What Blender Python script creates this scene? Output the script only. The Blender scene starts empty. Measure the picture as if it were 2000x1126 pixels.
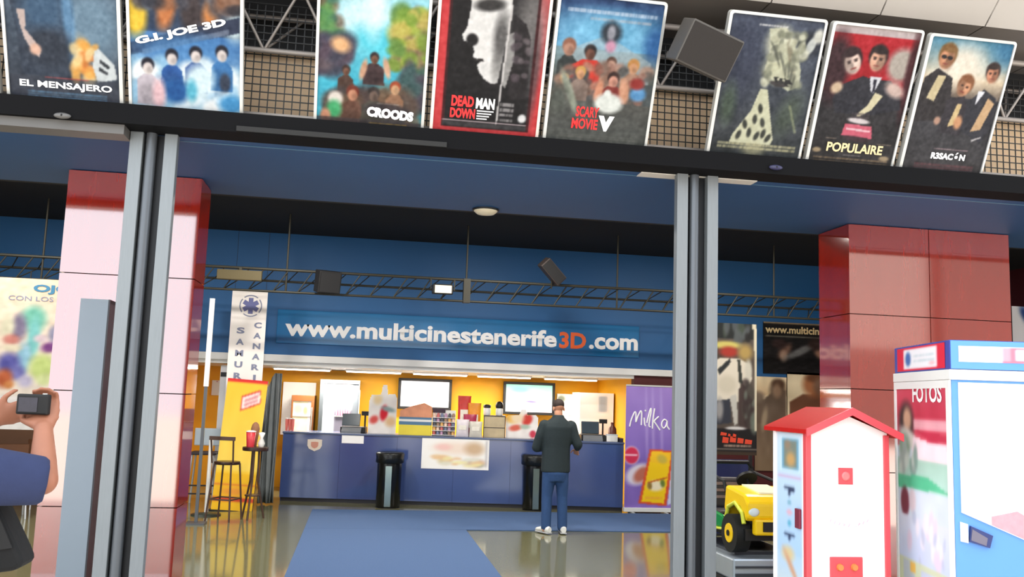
import bpy, bmesh, math, random
import numpy as np
from mathutils import Vector, Matrix, Euler

random.seed(7)
rng = np.random.default_rng(7)
scene = bpy.context.scene
COL = scene.collection

# ---------------------------------------------------------------- camera
CAM_H = 1.75
F_PX, PITCH, ROLL, YAW = 1741.5, math.radians(6.917), math.radians(1.948), math.radians(9.295)
cy_, sy_, cp_, sp_ = math.cos(YAW), math.sin(YAW), math.cos(PITCH), math.sin(PITCH)
FWD = Vector((sy_*cp_, cy_*cp_, sp_))
R0 = Vector((cy_, -sy_, 0.0))
U0 = R0.cross(FWD)
RGT = R0*math.cos(ROLL) + U0*math.sin(ROLL)
UPV = -R0*math.sin(ROLL) + U0*math.cos(ROLL)
CPOS = Vector((0, 0, CAM_H))
cam_d = bpy.data.cameras.new('camera')
cam = bpy.data.objects.new('camera', cam_d)
COL.objects.link(cam)
cam_d.sensor_width = 36.0
cam_d.lens = 36.0*F_PX/2000.0
cam_d.clip_start = 0.05
cam.matrix_world = Matrix(((RGT.x, UPV.x, -FWD.x, 0), (RGT.y, UPV.y, -FWD.y, 0), (RGT.z, UPV.z, -FWD.z, CAM_H), (0, 0, 0, 1)))
scene.camera = cam

# ---------------------------------------------------------------- view, world, sun
scene.view_settings.view_transform = 'Standard'
scene.view_settings.look = 'None'
scene.view_settings.gamma = 1.0
scene.view_settings.use_curve_mapping = False
scene.view_settings.exposure = 0.0
scene.cycles.use_denoising = True
scene.cycles.max_bounces = 7
scene.cycles.diffuse_bounces = 4
scene.cycles.glossy_bounces = 4
scene.cycles.sample_clamp_indirect = 8.0
scene.cycles.caustics_reflective = False
scene.cycles.caustics_refractive = False
world = bpy.data.worlds.new('world')
scene.world = world
world.use_nodes = True
bg = world.node_tree.nodes['Background']
bg.inputs[0].default_value = (0.86, 0.93, 1.0, 1)
bg.inputs[1].default_value = 3.0
sun_d = bpy.data.lights.new('sun', 'SUN')
sun_d.energy = 12.0
sun_d.angle = 0.01
sun_d.color = (1.0, 0.96, 0.9)
sun = bpy.data.objects.new('sun', sun_d)
sun.rotation_euler = (math.radians(-35), math.radians(14), 0)   # light comes over the roof from behind the cinema
COL.objects.link(sun)

HALL_W = 76.0     # each hall downlight, placed with its fitting below

def ray(px, py):
    return FWD + RGT*((px-1000)/F_PX) - UPV*((py-563)/F_PX)
def at_y(px, py, Y):
    d = ray(px, py); return CPOS + d*(Y/d.y)
def at_z(px, py, Z):
    d = ray(px, py); return CPOS + d*((Z-CAM_H)/d.z)
def at_plane(px, py, p0, n):
    d = ray(px, py); return CPOS + d*((p0-CPOS).dot(n)/d.dot(n))

# ---------------------------------------------------------------- materials
def lin(c):
    c = c/255.0
    return c/12.92 if c <= 0.04045 else ((c+0.055)/1.055)**2.4
def rgb(c):
    return (lin(c[0]), lin(c[1]), lin(c[2]), 1.0)
MATS = {}
def M(name, col, rough=0.5, metal=0.0, var=0.08, scale=6.0, bump=0.0, emit=0.0, ior=1.45, stretch=None, spec=0.5):
    if name in MATS: return MATS[name]
    m = bpy.data.materials.new(name); m.use_nodes = True
    nt = m.node_tree; b = nt.nodes['Principled BSDF']
    b.inputs['Roughness'].default_value = rough
    b.inputs['Metallic'].default_value = metal
    b.inputs['IOR'].default_value = ior
    b.inputs['Specular IOR Level'].default_value = spec
    tc = nt.nodes.new('ShaderNodeTexCoord'); mp = nt.nodes.new('ShaderNodeMapping')
    if stretch: mp.inputs['Scale'].default_value = stretch
    nz = nt.nodes.new('ShaderNodeTexNoise'); nz.inputs['Scale'].default_value = scale; nz.inputs['Detail'].default_value = 4
    nt.links.new(tc.outputs['Object'], mp.inputs[0]); nt.links.new(mp.outputs[0], nz.inputs['Vector'])
    mx = nt.nodes.new('ShaderNodeMix'); mx.data_type = 'RGBA'
    r = rgb(col)
    mx.inputs[6].default_value = tuple(max(0, x*(1-var)) for x in r[:3])+(1,)
    mx.inputs[7].default_value = tuple(min(1, x*(1+var)) for x in r[:3])+(1,)
    nt.links.new(nz.outputs[0], mx.inputs[0]); nt.links.new(mx.outputs[2], b.inputs['Base Color'])
    if emit:
        nt.links.new(mx.outputs[2], b.inputs['Emission Color']); b.inputs['Emission Strength'].default_value = emit
    if bump:
        bp = nt.nodes.new('ShaderNodeBump'); bp.inputs['Strength'].default_value = bump; bp.inputs['Distance'].default_value = 0.01
        nt.links.new(nz.outputs[0], bp.inputs['Height']); nt.links.new(bp.outputs[0], b.inputs['Normal'])
    MATS[name] = m
    return m
def print_mat(name, rough, emit=0.0):
    m = bpy.data.materials.new(name); m.use_nodes = True
    nt = m.node_tree; b = nt.nodes['Principled BSDF']
    a = nt.nodes.new('ShaderNodeVertexColor'); a.layer_name = 'Col'
    nt.links.new(a.outputs[0], b.inputs['Base Color']); b.inputs['Roughness'].default_value = rough; b.inputs['Specular IOR Level'].default_value = 0.22
    if emit:
        nt.links.new(a.outputs[0], b.inputs['Emission Color']); b.inputs['Emission Strength'].default_value = emit
    MATS[name] = m
    return m
PRINT = print_mat('printed_paper', 0.6)
PRINT_GLOSS = print_mat('printed_gloss', 0.2)
SCREEN = print_mat('glowing_print', 0.4, 0.3)

# ---------------------------------------------------------------- mesh builder
class B:
    def __init__(s): s.v = []; s.f = []; s.sm = []
    def add(s, vs, fs, smooth=False):
        o = len(s.v); s.v += [tuple(x) for x in vs]
        for f in fs: s.f.append(tuple(i+o for i in f)); s.sm.append(smooth)
        return s
    def box(s, x0, x1, y0, y1, z0, z1, R=None, c=None):
        vs = [Vector((x, y, z)) for z in (z0, z1) for y in (y0, y1) for x in (x0, x1)]
        if R is not None:
            c = Vector(c) if c is not None else Vector((0, 0, 0))
            vs = [R @ (v-c) + c for v in vs]
        return s.add(vs, [(0, 2, 3, 1), (4, 5, 7, 6), (0, 1, 5, 4), (2, 6, 7, 3), (0, 4, 6, 2), (1, 3, 7, 5)])
    def cyl(s, p0, p1, r0, r1=None, n=12, caps=True):
        r1 = r0 if r1 is None else r1
        p0, p1 = Vector(p0), Vector(p1); d = (p1-p0).normalized()
        a = d.orthogonal().normalized(); b = d.cross(a)
        vs = []
        for p, r in ((p0, r0), (p1, r1)):
            for k in range(n):
                t = 2*math.pi*k/n; vs.append(p + a*(r*math.cos(t)) + b*(r*math.sin(t)))
        s.add(vs, [(k, (k+1) % n, n+(k+1) % n, n+k) for k in range(n)], True)
        if caps:
            s.add(vs, [tuple(range(n-1, -1, -1)), tuple(range(n, 2*n))])
        return s
    def bar(s, p0, p1, w, h=None):
        h = w if h is None else h
        p0, p1 = Vector(p0), Vector(p1); d = (p1-p0).normalized()
        up = Vector((0, 0, 1)) if abs(d.z) < 0.95 else Vector((0, 1, 0))
        a = d.cross(up).normalized(); b = a.cross(d)
        vs = [p + a*(sx*w/2) + b*(sz*h/2) for p in (p0, p1) for sx, sz in ((-1, -1), (1, -1), (1, 1), (-1, 1))]
        return s.add(vs, [(0, 1, 5, 4), (1, 2, 6, 5), (2, 3, 7, 6), (3, 0, 4, 7), (3, 2, 1, 0), (4, 5, 6, 7)])
    def lathe(s, prof, c=(0, 0, 0), n=20):
        cx, cy, cz = c; vs = []
        for r, z in prof:
            for k in range(n):
                t = 2*math.pi*k/n; vs.append((cx+r*math.cos(t), cy+r*math.sin(t), cz+z))
        m = len(prof)
        s.add(vs, [(i*n+k, i*n+(k+1) % n, (i+1)*n+(k+1) % n, (i+1)*n+k) for i in range(m-1) for k in range(n)], True)
        s.add(vs, [tuple(range(n-1, -1, -1)), tuple(range((m-1)*n, m*n))])
        return s
    def prism(s, pts, y0, y1):            # polygon in XZ (counter-clockwise seen from -Y), extruded along Y
        n = len(pts)
        vs = [(x, y0, z) for x, z in pts] + [(x, y1, z) for x, z in pts]
        s.add(vs, [tuple(range(n)), tuple(range(2*n-1, n-1, -1))] + [(k, n+k, n+(k+1) % n, (k+1) % n) for k in range(n)])
        return s
    def prismx(s, pts, x0, x1):           # polygon in YZ extruded along X
        n = len(pts)
        vs = [(x0, y, z) for y, z in pts] + [(x1, y, z) for y, z in pts]
        s.add(vs, [tuple(range(n-1, -1, -1)), tuple(range(n, 2*n))] + [(k, (k+1) % n, n+(k+1) % n, n+k) for k in range(n)])
        return s
    def ball(s, c, r, n=14, m=9):
        c = Vector(c); r = r if isinstance(r, (tuple, list)) else (r, r, r)
        vs = []
        for i in range(m+1):
            p = math.pi*i/m
            for k in range(n):
                t = 2*math.pi*k/n
                vs.append((c.x+r[0]*math.sin(p)*math.cos(t), c.y+r[1]*math.sin(p)*math.sin(t), c.z-r[2]*math.cos(p)))
        return s.add(vs, [(i*n+k, i*n+(k+1) % n, (i+1)*n+(k+1) % n, (i+1)*n+k) for i in range(m) for k in range(n)], True)
    def tube(s, pts, r, n=8):
        for a, b in zip(pts[:-1], pts[1:]): s.cyl(a, b, r, n=n)
        for p in pts[1:-1]: s.ball(p, r, n, 6)
        return s
    def loft(s, rings, n=16, caps=True):
        # rings: (centre, ax, ay) with ax, ay Vectors giving the ellipse half axes
        vs = []
        for c, ax, ay in rings:
            for k in range(n):
                t = 2*math.pi*k/n; vs.append(c + ax*math.cos(t) + ay*math.sin(t))
        m = len(rings)
        s.add(vs, [(i*n+k, i*n+(k+1) % n, (i+1)*n+(k+1) % n, (i+1)*n+k) for i in range(m-1) for k in range(n)], True)
        if caps: s.add(vs, [tuple(range(n-1, -1, -1)), tuple(range((m-1)*n, m*n))], True)
        return s
    def limb(s, pts, n=14):               # pts: (Vector, radius); round ends, smooth joints
        for (a, ra), (b, rb) in zip(pts[:-1], pts[1:]): s.cyl(a, b, ra, rb, n)
        for p, r in pts: s.ball(p, r, n, 9)
        return s
    def mesh(s, name):
        me = bpy.data.meshes.new(name); me.from_pydata(s.v, [], s.f)
        me.polygons.foreach_set('use_smooth', s.sm); me.update()
        return me

def obj(name, b, mat, parent=None, loc=None, rot=None, bevel=0.0):
    me = b.mesh(name) if isinstance(b, B) else b
    if mat is not None:
        me.materials.clear(); me.materials.append(mat)
    o = bpy.data.objects.new(name, me); COL.objects.link(o)
    if parent is not None: o.parent = parent
    if loc is not None: o.location = loc
    if rot is not None: o.rotation_euler = rot
    if bevel:
        m = o.modifiers.new('bevel', 'BEVEL'); m.width = bevel; m.segments = 2; m.limit_method = 'ANGLE'
    return o
def tag(o, label, cat, group=None, kind=None):
    o['label'] = label; o['category'] = cat
    if group: o['group'] = group
    if kind: o['kind'] = kind
    return o
def thing(name, label, cat, loc=(0, 0, 0), rotz=0.0, group=None):
    o = bpy.data.objects.new(name, None); COL.objects.link(o)
    o.location = loc; o.rotation_euler = (0, 0, rotz); o.empty_display_size = 0.1
    return tag(o, label, cat, group)
def struct(name, b, mat, parent=None, **k):
    o = obj(name, b, mat, parent, **k)
    if parent is None: o['kind'] = 'structure'
    return o
def dup(root, loc, rotz=None, label=None):
    r = root.copy(); COL.objects.link(r); r.location = loc
    if rotz is not None: r.rotation_euler = (0, 0, rotz)
    if label: r['label'] = label
    for ch in list(root.children):
        c = ch.copy(); COL.objects.link(c); c.parent = r
        for g in list(ch.children):
            d = g.copy(); COL.objects.link(d); d.parent = c
    return r
def baked(o, name):                       # evaluate modifiers into a fresh mesh
    dg = bpy.context.evaluated_depsgraph_get(); dg.update()
    return bpy.data.meshes.new_from_object(o.evaluated_get(dg))
def fused(name, b, voxel, mat, parent=None, smooth=6):
    me = b.mesh(name); t = bpy.data.objects.new('tmp', me); COL.objects.link(t)
    r = t.modifiers.new('r', 'REMESH'); r.mode = 'VOXEL'; r.voxel_size = voxel; r.use_smooth_shade = True
    q = t.modifiers.new('s', 'SMOOTH'); q.factor = 0.5; q.iterations = smooth
    out = baked(t, name); bpy.data.objects.remove(t); out.name = name
    return obj(name, out, mat, parent)

def text(name, s, mat, parent, w, h, loc, rot=(0, 0, 0), bold=0.02, shear=0.0, depth=0.002, spacing=1.0, warp=None):
    """lettering fitted into w x h, lower left corner at loc, standing in XZ facing -Y (thin printed/cut letters)"""
    c = bpy.data.curves.new(name, 'FONT'); c.body = s; c.size = 1.0; c.offset = bold; c.shear = shear
    c.resolution_u = 3; c.space_character = spacing; c.extrude = 0.0; c.fill_mode = 'FRONT'
    t = bpy.data.objects.new('tmp', c); COL.objects.link(t)
    me = baked(t, name); bpy.data.objects.remove(t); bpy.data.curves.remove(c)
    n = len(me.vertices); co = np.zeros(n*3); me.vertices.foreach_get('co', co); co = co.reshape(-1, 3)
    mn, mxx = co.min(0), co.max(0)
    u = (co[:, 0]-mn[0])/(mxx[0]-mn[0]); v = (co[:, 1]-mn[1])/(mxx[1]-mn[1])
    if warp is not None: u, v = warp(u, v)
    out = np.stack([u*w, np.full(n, -depth), v*h], 1)
    me.vertices.foreach_set('co', out.astype(np.float32).ravel()); me.update(); me.name = name
    return obj(name, me, mat, parent, loc, rot)

# ---------------------------------------------------------------- flat printed pictures (vertex colours on a grid)
class Art:
    def __init__(s, nx, ny, base):
        s.nx, s.ny = nx, ny
        s.u, s.v = np.meshgrid(np.linspace(0, 1, nx), np.linspace(0, 1, ny))
        s.a = np.zeros((ny, nx, 3)) + np.array(base, float)
    def mix(s, m, c): s.a += (np.array(c, float)-s.a)*np.clip(m, 0, 1)[..., None]; return s
    def grad(s, c0, c1, v0=0.0, v1=1.0):
        t = np.clip((s.v-v0)/(v1-v0), 0, 1)[..., None]
        m = ((s.v >= v0) & (s.v <= v1))[..., None]
        s.a = np.where(m, np.array(c0, float)*(1-t)+np.array(c1, float)*t, s.a); return s
    def blob(s, cx, cy, rx, ry, c, ang=0.0, soft=0.35, op=1.0):
        A = 0.69
        dx, dy = (s.u-cx)*A, s.v-cy
        ca, sa = math.cos(math.radians(ang)), math.sin(math.radians(ang))
        x, y = dx*ca+dy*sa, -dx*sa+dy*ca
        d = np.sqrt((x/(rx*A))**2+(y/ry)**2)
        return s.mix(np.clip((1+soft/2-d)/soft, 0, 1)*op, c)
    def poly(s, pts, c, op=1.0):
        m = np.zeros_like(s.u, bool); n = len(pts)
        for i in range(n):
            x0, y0 = pts[i]; x1, y1 = pts[(i+1) % n]
            if y0 == y1: continue
            cond = ((y0 > s.v) != (y1 > s.v)) & (s.u < (x1-x0)*(s.v-y0)/(y1-y0)+x0)
            m ^= cond
        return s.mix(m*op, c)
    def rect(s, u0, v0, u1, v1, c, op=1.0):
        return s.mix(((s.u >= u0) & (s.u <= u1) & (s.v >= v0) & (s.v <= v1))*op, c)
    def noise(s, amp, k=9, col=(1, 1, 1)):
        g = rng.normal(size=(int(k*1.45)+2, k+2))
        yi = s.v*(g.shape[0]-1.001); xi = s.u*(g.shape[1]-1.001)
        y0 = yi.astype(int); x0 = xi.astype(int); fy = yi-y0; fx = xi-x0
        z = g[y0, x0]*(1-fx)*(1-fy)+g[y0, x0+1]*fx*(1-fy)+g[y0+1, x0]*(1-fx)*fy+g[y0+1, x0+1]*fx*fy
        s.a = np.clip(s.a + (z*amp)[..., None]*np.array(col), 0, 255); return s
    def specks(s, u0, v0, u1, v1, cols, n, r=0.05):
        for _ in range(n):
            s.blob(rng.uniform(u0, u1), rng.uniform(v0, v1), r*rng.uniform(.5, 1.3), r*rng.uniform(.4, 1.0), cols[rng.integers(len(cols))], rng.uniform(0, 90), .6, .8)
        return s
    def lines(s, u0, u1, v0, v1, n, c, op=.6):
        for k in range(n):
            v = v0+(v1-v0)*(k+.5)/n; h = (v1-v0)/n*.3
            m = (s.u > u0) & (s.u < u1) & (abs(s.v-v) < h)
            s.mix(m*op*(0.55+0.45*(rng.random(s.nx)[None, :] > .35)), c)
        return s
    def person(s, cx, top, h, coat, skin=(205, 160, 130), hair=(40, 30, 28), w=1.0):
        """a small blurred standing figure: hair, face, shoulders"""
        r = h*0.16
        s.poly([(cx-.13*w*h*3, top+h), (cx-.12*w*h*3, top+h*.48), (cx-.05*w*h*3, top+h*.34), (cx+.05*w*h*3, top+h*.34), (cx+.12*w*h*3, top+h*.48), (cx+.13*w*h*3, top+h)], coat)
        s.blob(cx, top+r*.9, r*1.25, r*.95, hair, 0, .3)
        s.blob(cx, top+r*1.4, r*.95, r*.8, skin, 0, .3)
        s.blob(cx+r*.35, top+r*1.6, r*.5, r*.5, tuple(x*.75 for x in skin), 0, .8, .7)
        s.blob(cx, top+h*.8, .10*w*h*3, h*.25, tuple(x*.7 for x in coat), 0, .9, .6)
        return s
    def face(s, cx, cy, r, skin, hair, ang=0.0, side=1, glasses=False):
        R = r*.69
        def q(x, y): 
            a = math.radians(ang); return cx+(x*math.cos(a)-y*math.sin(a))*r, cy+(x*math.sin(a)+y*math.cos(a))*R
        dk = tuple(v*.62 for v in skin); lt = tuple(min(255, v*1.12) for v in skin)
        def e(x, y, rx, ry, c, soft=.5, op=1.0):
            p = q(x, y); s.blob(p[0], p[1], rx*r, ry*R, c, ang, soft, op)
        e(0, -.25, 1.12, 1.25, hair, .25); e(0, .18, .86, 1.12, skin, .25); e(.45*side, .2, .5, 1.0, dk, .9, .65); e(-.35*side, .05, .35, .6, lt, .9, .7)
        e(0, -.85, .95, .38, hair, .4)
        for k in (-1, 1):
            e(.36*k, -.10, .26, .07, hair, .6, .8); e(.36*k, .06, .20, .10, (40, 28, 26), .6, .9)
        if glasses: e(-.36, .06, .34, .2, (30, 26, 28), .3); e(.36, .06, .34, .2, (30, 26, 28), .3)
        e(.08*side, .38, .13, .26, dk, .8, .7); e(0, .74, .34, .09, (130, 60, 54), .6, .9); e(0, 1.0, .4, .16, dk, .9, .5)
        return s
    def mesh(s, name, w, h):
        if s.nx > 60: s.noise(7, 34); s.noise(5, 60, (1.0, .95, .9))
        a = s.a
        p = np.pad(a, ((1, 1), (1, 1), (0, 0)), 'edge')
        a = (p[:-2, 1:-1]+p[2:, 1:-1]+p[1:-1, :-2]+p[1:-1, 2:]+2*a)/6.0
        a = np.clip(a, 0, 255)/255.0
        l = np.where(a <= 0.04045, a/12.92, ((a+0.055)/1.055)**2.4)*(0.60 if s.nx == 112 else 1.0)
        nx, ny = s.nx, s.ny
        co = np.stack([s.u*w, np.zeros_like(s.u), (1-s.v)*h], -1).reshape(-1, 3)
        i = np.arange(nx*ny).reshape(ny, nx)
        q = np.stack([i[1:, :-1], i[1:, 1:], i[:-1, 1:], i[:-1, :-1]], -1).reshape(-1, 4)
        me = bpy.data.meshes.new(name)
        me.vertices.add(nx*ny); me.vertices.foreach_set('co', co.astype(np.float32).ravel())
        me.loops.add(q.size); me.loops.foreach_set('vertex_index', q.astype(np.int32).ravel())
        me.polygons.add(len(q)); me.polygons.foreach_set('loop_start', np.arange(0, q.size, 4, dtype=np.int32))
        me.update(calc_edges=True)
        at = me.color_attributes.new('Col', 'FLOAT_COLOR', 'POINT')
        at.data.foreach_set('color', np.concatenate([l.reshape(-1, 3), np.ones((nx*ny, 1))], 1).astype(np.float32).ravel())
        return me
def sheet(name, art, w, h, parent, loc, rot=(0, 0, 0), mat=None):
    return obj(name, art.mesh(name, w, h), mat or PRINT, parent, loc, rot)

# ---------------------------------------------------------------- palette
BLACK = M('black_paint', (22, 22, 24), 0.5)
DARKSTEEL = M('dark_steel', (30, 31, 34), 0.45, 0.3)
GREYSTEEL = M('brushed_steel', (96, 100, 105), 0.38, 0.5, 0.1, 30, 0.05, stretch=(20, 20, 0.3))
FLANGE = M('galvanised_flange', (126, 131, 134), 0.45, 0.3, 0.13, 22, 0.05, stretch=(8, 8, 0.25))
ALU = M('aluminium_frame', (196, 196, 192), 0.35, 0.35, 0.05)
WHITE = M('white_paint', (236, 236, 232), 0.45, 0, 0.03)
BLUECEIL = M('blue_ceiling_paint', (28, 74, 120), 0.6, 0, 0.10, 1.2)
BLUEWALL = M('blue_wall_paint', (26, 90, 146), 0.5, 0, 0.08, 1.0)
MARBLE = M('red_marble', (158, 36, 20), 0.06, 0, 0.22, 2.2, ior=3.2, stretch=(3, 3, 0.5))
FLOORM = M('polished_terrazzo', (114, 112, 82), 0.09, 0, 0.12, 14, ior=1.75)
PAVING = M('plaza_concrete', (205, 196, 184), 0.8, 0, 0.08, 2)
BEIGE = M('beige_board', (238, 206, 168), 0.7, 0, 0.12, 5)
WHITEPANEL = M('white_canopy_panel', (176, 170, 164), 0.6, 0, 0.03)
GREYPANEL = M('grey_canopy_panel', (112, 106, 102), 0.6, 0, 0.04)
CARPET = M('blue_carpet', (70, 96, 136), 0.95, 0, 0.12, 90, 0.3)
YELLOW = M('yellow_wall_paint', (244, 176, 22), 0.5, 0, 0.07, 1.5)
ORANGE = M('orange_wall_paint', (226, 138, 24), 0.5, 0, 0.07, 1.5)
COUNTERBLUE = M('blue_counter_laminate', (64, 82, 134), 0.12, 0, 0.08, 4, ior=1.7)
DARKRED = M('dark_red_wall', (78, 22, 24), 0.6, 0, 0.08, 2)
RED = M('red_paint', (206, 28, 24), 0.3, 0, 0.05)
PINKRED = M('pink_red_trim', (214, 86, 96), 0.35, 0, 0.04)
SIGNBLUE = M('glossy_sign_blue', (36, 114, 170), 0.14, 0, 0.06, 1.2, ior=1.5)
LAMPMAT = M('fluorescent_tube', (255, 246, 232), 0.4, 0, 0, emit=5.0)
TXTWHITE = M('white_lettering', (246, 246, 246), 0.4, 0, 0)
TXTORANGE = M('orange_lettering', (236, 98, 36), 0.4, 0, 0)
TXTRED = M('red_lettering', (220, 30, 34), 0.4, 0, 0)
TXTCREAM = M('cream_lettering', (226, 200, 150), 0.4, 0, 0)
TXTGREY = M('grey_lettering', (128, 134, 160), 0.5, 0, 0)
TXTTEAL = M('teal_lettering', (52, 116, 152), 0.5, 0, 0)
SKIN = M('skin', (198, 142, 112), 0.5, 0, 0.06, 20)
SKIN2 = M('tanned_skin', (152, 98, 74), 0.55, 0, 0.08, 24)
HAIR = M('dark_hair', (58, 46, 42), 0.7, 0, 0.3, 60, 0.4)
JACKET = M('dark_green_jacket', (34, 46, 50), 0.8, 0, 0.12, 30, 0.2)
JEANS = M('blue_jeans', (46, 76, 122), 0.85, 0, 0.14, 40, 0.2)
SHIRTBLUE = M('navy_shirt', (38, 47, 80), 0.9, 0, 0.1, 40, 0.2)

# ================================================================ STRUCTURE
YF = 6.2          # facade line
ZS = 3.47         # soffit height
YC = 7.6          # column fronts
YW = 14.5         # back wall of the hall
XL, XR = -8.5, 11.0
struct('ground', B().box(-30, 34, -40, YF, -0.12, -0.005), PAVING)
struct('floor', B().box(XL, XR, YF, 17.2, -0.12, 0.0), FLOORM)
struct('ceiling', B().box(XL, XR, 6.36, 8.2, ZS, ZS+0.12), BLUECEIL)
struct('ceiling.001', B().box(XL, XR, 8.2, YW, 4.22, 4.32), M('black_ceiling', (16, 16, 17), 0.9))
struct('ceiling.002', B().box(-3.3, 4.5, YW+0.0, 17.0, 2.12, 2.2), WHITE)
struct('trim_1', B().box(XL, XR, 8.2, 8.26, ZS+0.0, 4.22), M('black_riser', (20, 20, 21), 0.8))
struct('roof', B().box(XL-.3, XR+.3, 6.9, 17.6, 4.85, 5.1), M('roof_sunblock', (90, 88, 86), 0.9))  # unseen roof slab, put in to keep the sun out of the hall
struct('wall_front', B().box(XL, XR, 6.9, 7.0, 3.6, 4.85), BEIGE)
struct('wall_left', B().box(XL-.15, XL, 6.3, 17.2, 0, 4.85), DARKRED)
struct('wall_right', B().box(XR, XR+.15, 6.3, 17.2, 0, 4.85), DARKRED)
struct('wall_back', B().box(XL, XR, YW, YW+.15, 2.2, 4.22), BLUEWALL)
struct('wall_back.001', B().box(4.5, XR, YW, YW+.15, 0, 2.2), DARKRED)
struct('wall_back.002', B().box(XL, -3.3, YW, YW+.15, 0, 2.2), M('brown_wall', (120, 84, 60), 0.6))
struct('wall_back.003', B().box(-3.3, 4.5, 16.85, 17.0, 0, 2.12), YELLOW)
struct('wall_back.004', B().box(-3.4, -3.3, YW+.15, 17.0, 0, 2.12), ORANGE)
struct('wall_back.005', B().box(4.5, 4.6, YW+.15, 17.0, 0, 2.12), YELLOW)
struct('trim_2', B().box(-3.3, 5.4, YW-.07, YW+.02, 2.175, 2.285), M('white_metal_trim', (228, 228, 226), 0.4, 0, .03), bevel=.008)

# canopy of panels over the facade: flat grey inner row, white outer row rising towards the street
can = bpy.data.objects.new('ceiling_canopy', None); COL.objects.link(can); can['kind'] = 'structure'
g = B().box(0.006, 0.884, 6.0, 6.9, 4.75, 4.79).mesh('panel')
a42 = math.radians(42)
w = B().box(0.006, 0.884, -1.5, 0, 0, 0.04, R=Matrix.Rotation(-a42, 3, 'X')).mesh('panel')
for k in range(-8, 7):
    x = 2.874+0.89*k
    obj('panel', g, GREYPANEL, can, (x, 0, 0))
    obj('panel', w, WHITEPANEL, can, (x, 5.985, 4.745))
struct('trim_3', B().box(XL, XR, 5.95, 6.95, 4.80, 4.85), DARKSTEEL)

# beam under the posters, left lip, white plate on the soffit
struct('trim_4', B().box(XL, XR, 6.12, 6.36, ZS, 3.605), M('black_beam', (13, 13, 15), 0.8, spec=.15))
struct('trim_5', B().box(XL, -1.66, 6.16, 6.34, 3.405, ZS), M('grey_lip', (92, 90, 88), 0.5))
struct('trim_6', B().box(-0.93, 0.5, 6.105, 6.12, 3.475, 3.51), M('grey_lip2', (48, 48, 48), 0.8, spec=.2))
struct('trim_7', B().box(2.0, 2.93, 6.345, 6.47, ZS-.006, ZS), M('white_plate', (215, 210, 200), 0.5))
struct('trim_8', B().box(XL, XR, 6.46, 6.475, ZS-.004, ZS), M('soffit_bead', (70, 104, 130), 0.5))

# polished red columns clad in marble panels with open joints
def column(name, label, x0, x1, y0, y1, xj, zj):
    t = thing(name, label, 'column', (x0, y0, 0))
    W, D = x1-x0, y1-y0
    obj('core', B().box(.03, W-.03, .03, D-.03, 0, ZS-.002), M('joint_mortar', (60, 22, 18), 0.8), t)
    zs = [0]+zj+[ZS-.004]; xs = [0]+xj+[W]
    j = .004
    for i in range(len(zs)-1):
        for k in range(len(xs)-1):
            obj('panel', B().box(xs[k]+(j if k else 0), xs[k+1]-(j if k < len(xs)-2 else 0), 0, .029, zs[i]+j, zs[i+1]-j), MARBLE, t)
            obj('panel', B().box(xs[k]+(j if k else 0), xs[k+1]-(j if k < len(xs)-2 else 0), D-.029, D, zs[i]+j, zs[i+1]-j), MARBLE, t)
        for x in (0, W-.029):
            obj('panel', B().box(x, x+.029, .031, D-.031, zs[i]+j, zs[i+1]-j), MARBLE, t)
    return t
zL = [at_y(230, 765, YC).z-.9, at_y(230, 765, YC).z, at_y(230, 537, YC).z]
zR = [at_y(1700, 760, YC).z-.75, at_y(1700, 760, YC).z, at_y(1700, 614, YC).z]
column('marble_column', 'polished red marble column behind the left steel post, glaring white in daylight', -2.44, -1.40, YC, YC+.45, [], zL)
column('marble_column', 'wide polished red marble column behind the blue and white photo machine', 4.42, 6.09, YC, YC+.56, [at_y(1815, 520, YC).x-4.42], zR)

# ================================================================ FACADE: posts, truss, posters
def steel_post(label, x0, x1, xt):
    t = thing('steel_post', label, 'post', (x0, 6.3, 0)); W = x1-x0; f = .086
    obj('web', B().box(.02, W-.02, .075, .085, 0, ZS), DARKSTEEL, t)
    for a in (0, W-f):
        obj('flange', B().box(a, a+f, .0, .07, 0, ZS), FLANGE, t, bevel=.004)
    obj('tube', B().cyl((xt-x0, .035, 0), (xt-x0, .035, ZS+.1), .036, n=20), GREYSTEEL, t)
    return t
steel_post('grey steel door post in front of the left red column', -1.655, -1.343, -1.52)
steel_post('grey steel door post between the purple banner and the toy vehicle ride', 2.27, 2.596, 2.415)

tr = thing('lattice_truss', 'grey steel lattice truss with wire mesh behind the row of film posters', 'truss', (0, 6.45, 3.6))
TRM = M('truss_steel', (150, 142, 136), 0.45, 0.3)
obj('bottom_rail', B().box(XL, XR, -.02, .02, .055, .115), TRM, tr)
obj('bottom_chord', B().cyl((XL, 0, .585), (XR, 0, .585), .02), TRM, tr)
obj('top_chord', B().cyl((XL, -.12, 1.03), (XR, -.12, 1.03), .024), TRM, tr)
obj('rear_chord', B().cyl((XL, .28, .95), (XR, .28, .95), .02), TRM, tr)
d1 = B().cyl((0, 0, .585), (.25, -.12, 1.03), .011, n=8).mesh('diagonal')
d2 = B().cyl((.5, 0, .585), (.25, -.12, 1.03), .011, n=8).mesh('diagonal')
d3 = B().cyl((0, 0, .585), (.25, .28, .95), .010, n=8).mesh('diagonal')
for k in range(-14, 22):
    x = -.83+.5*k
    if not (XL < x < XR-.6): continue
    for d in (d1, d2, d3): obj('diagonal', d, TRM, tr, (x, 0, 0))
bw = B(); nx = int((XR-XL)/.058)
for k in range(nx+1):
    x = XL+.058*k; bw.box(x-.0038, x+.0038, .05, .056, .1, .95)
for k in range(16):
    z = .12+.056*k; bw.box(XL, XR, .045, .05, z-.0038, z+.0038)
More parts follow.
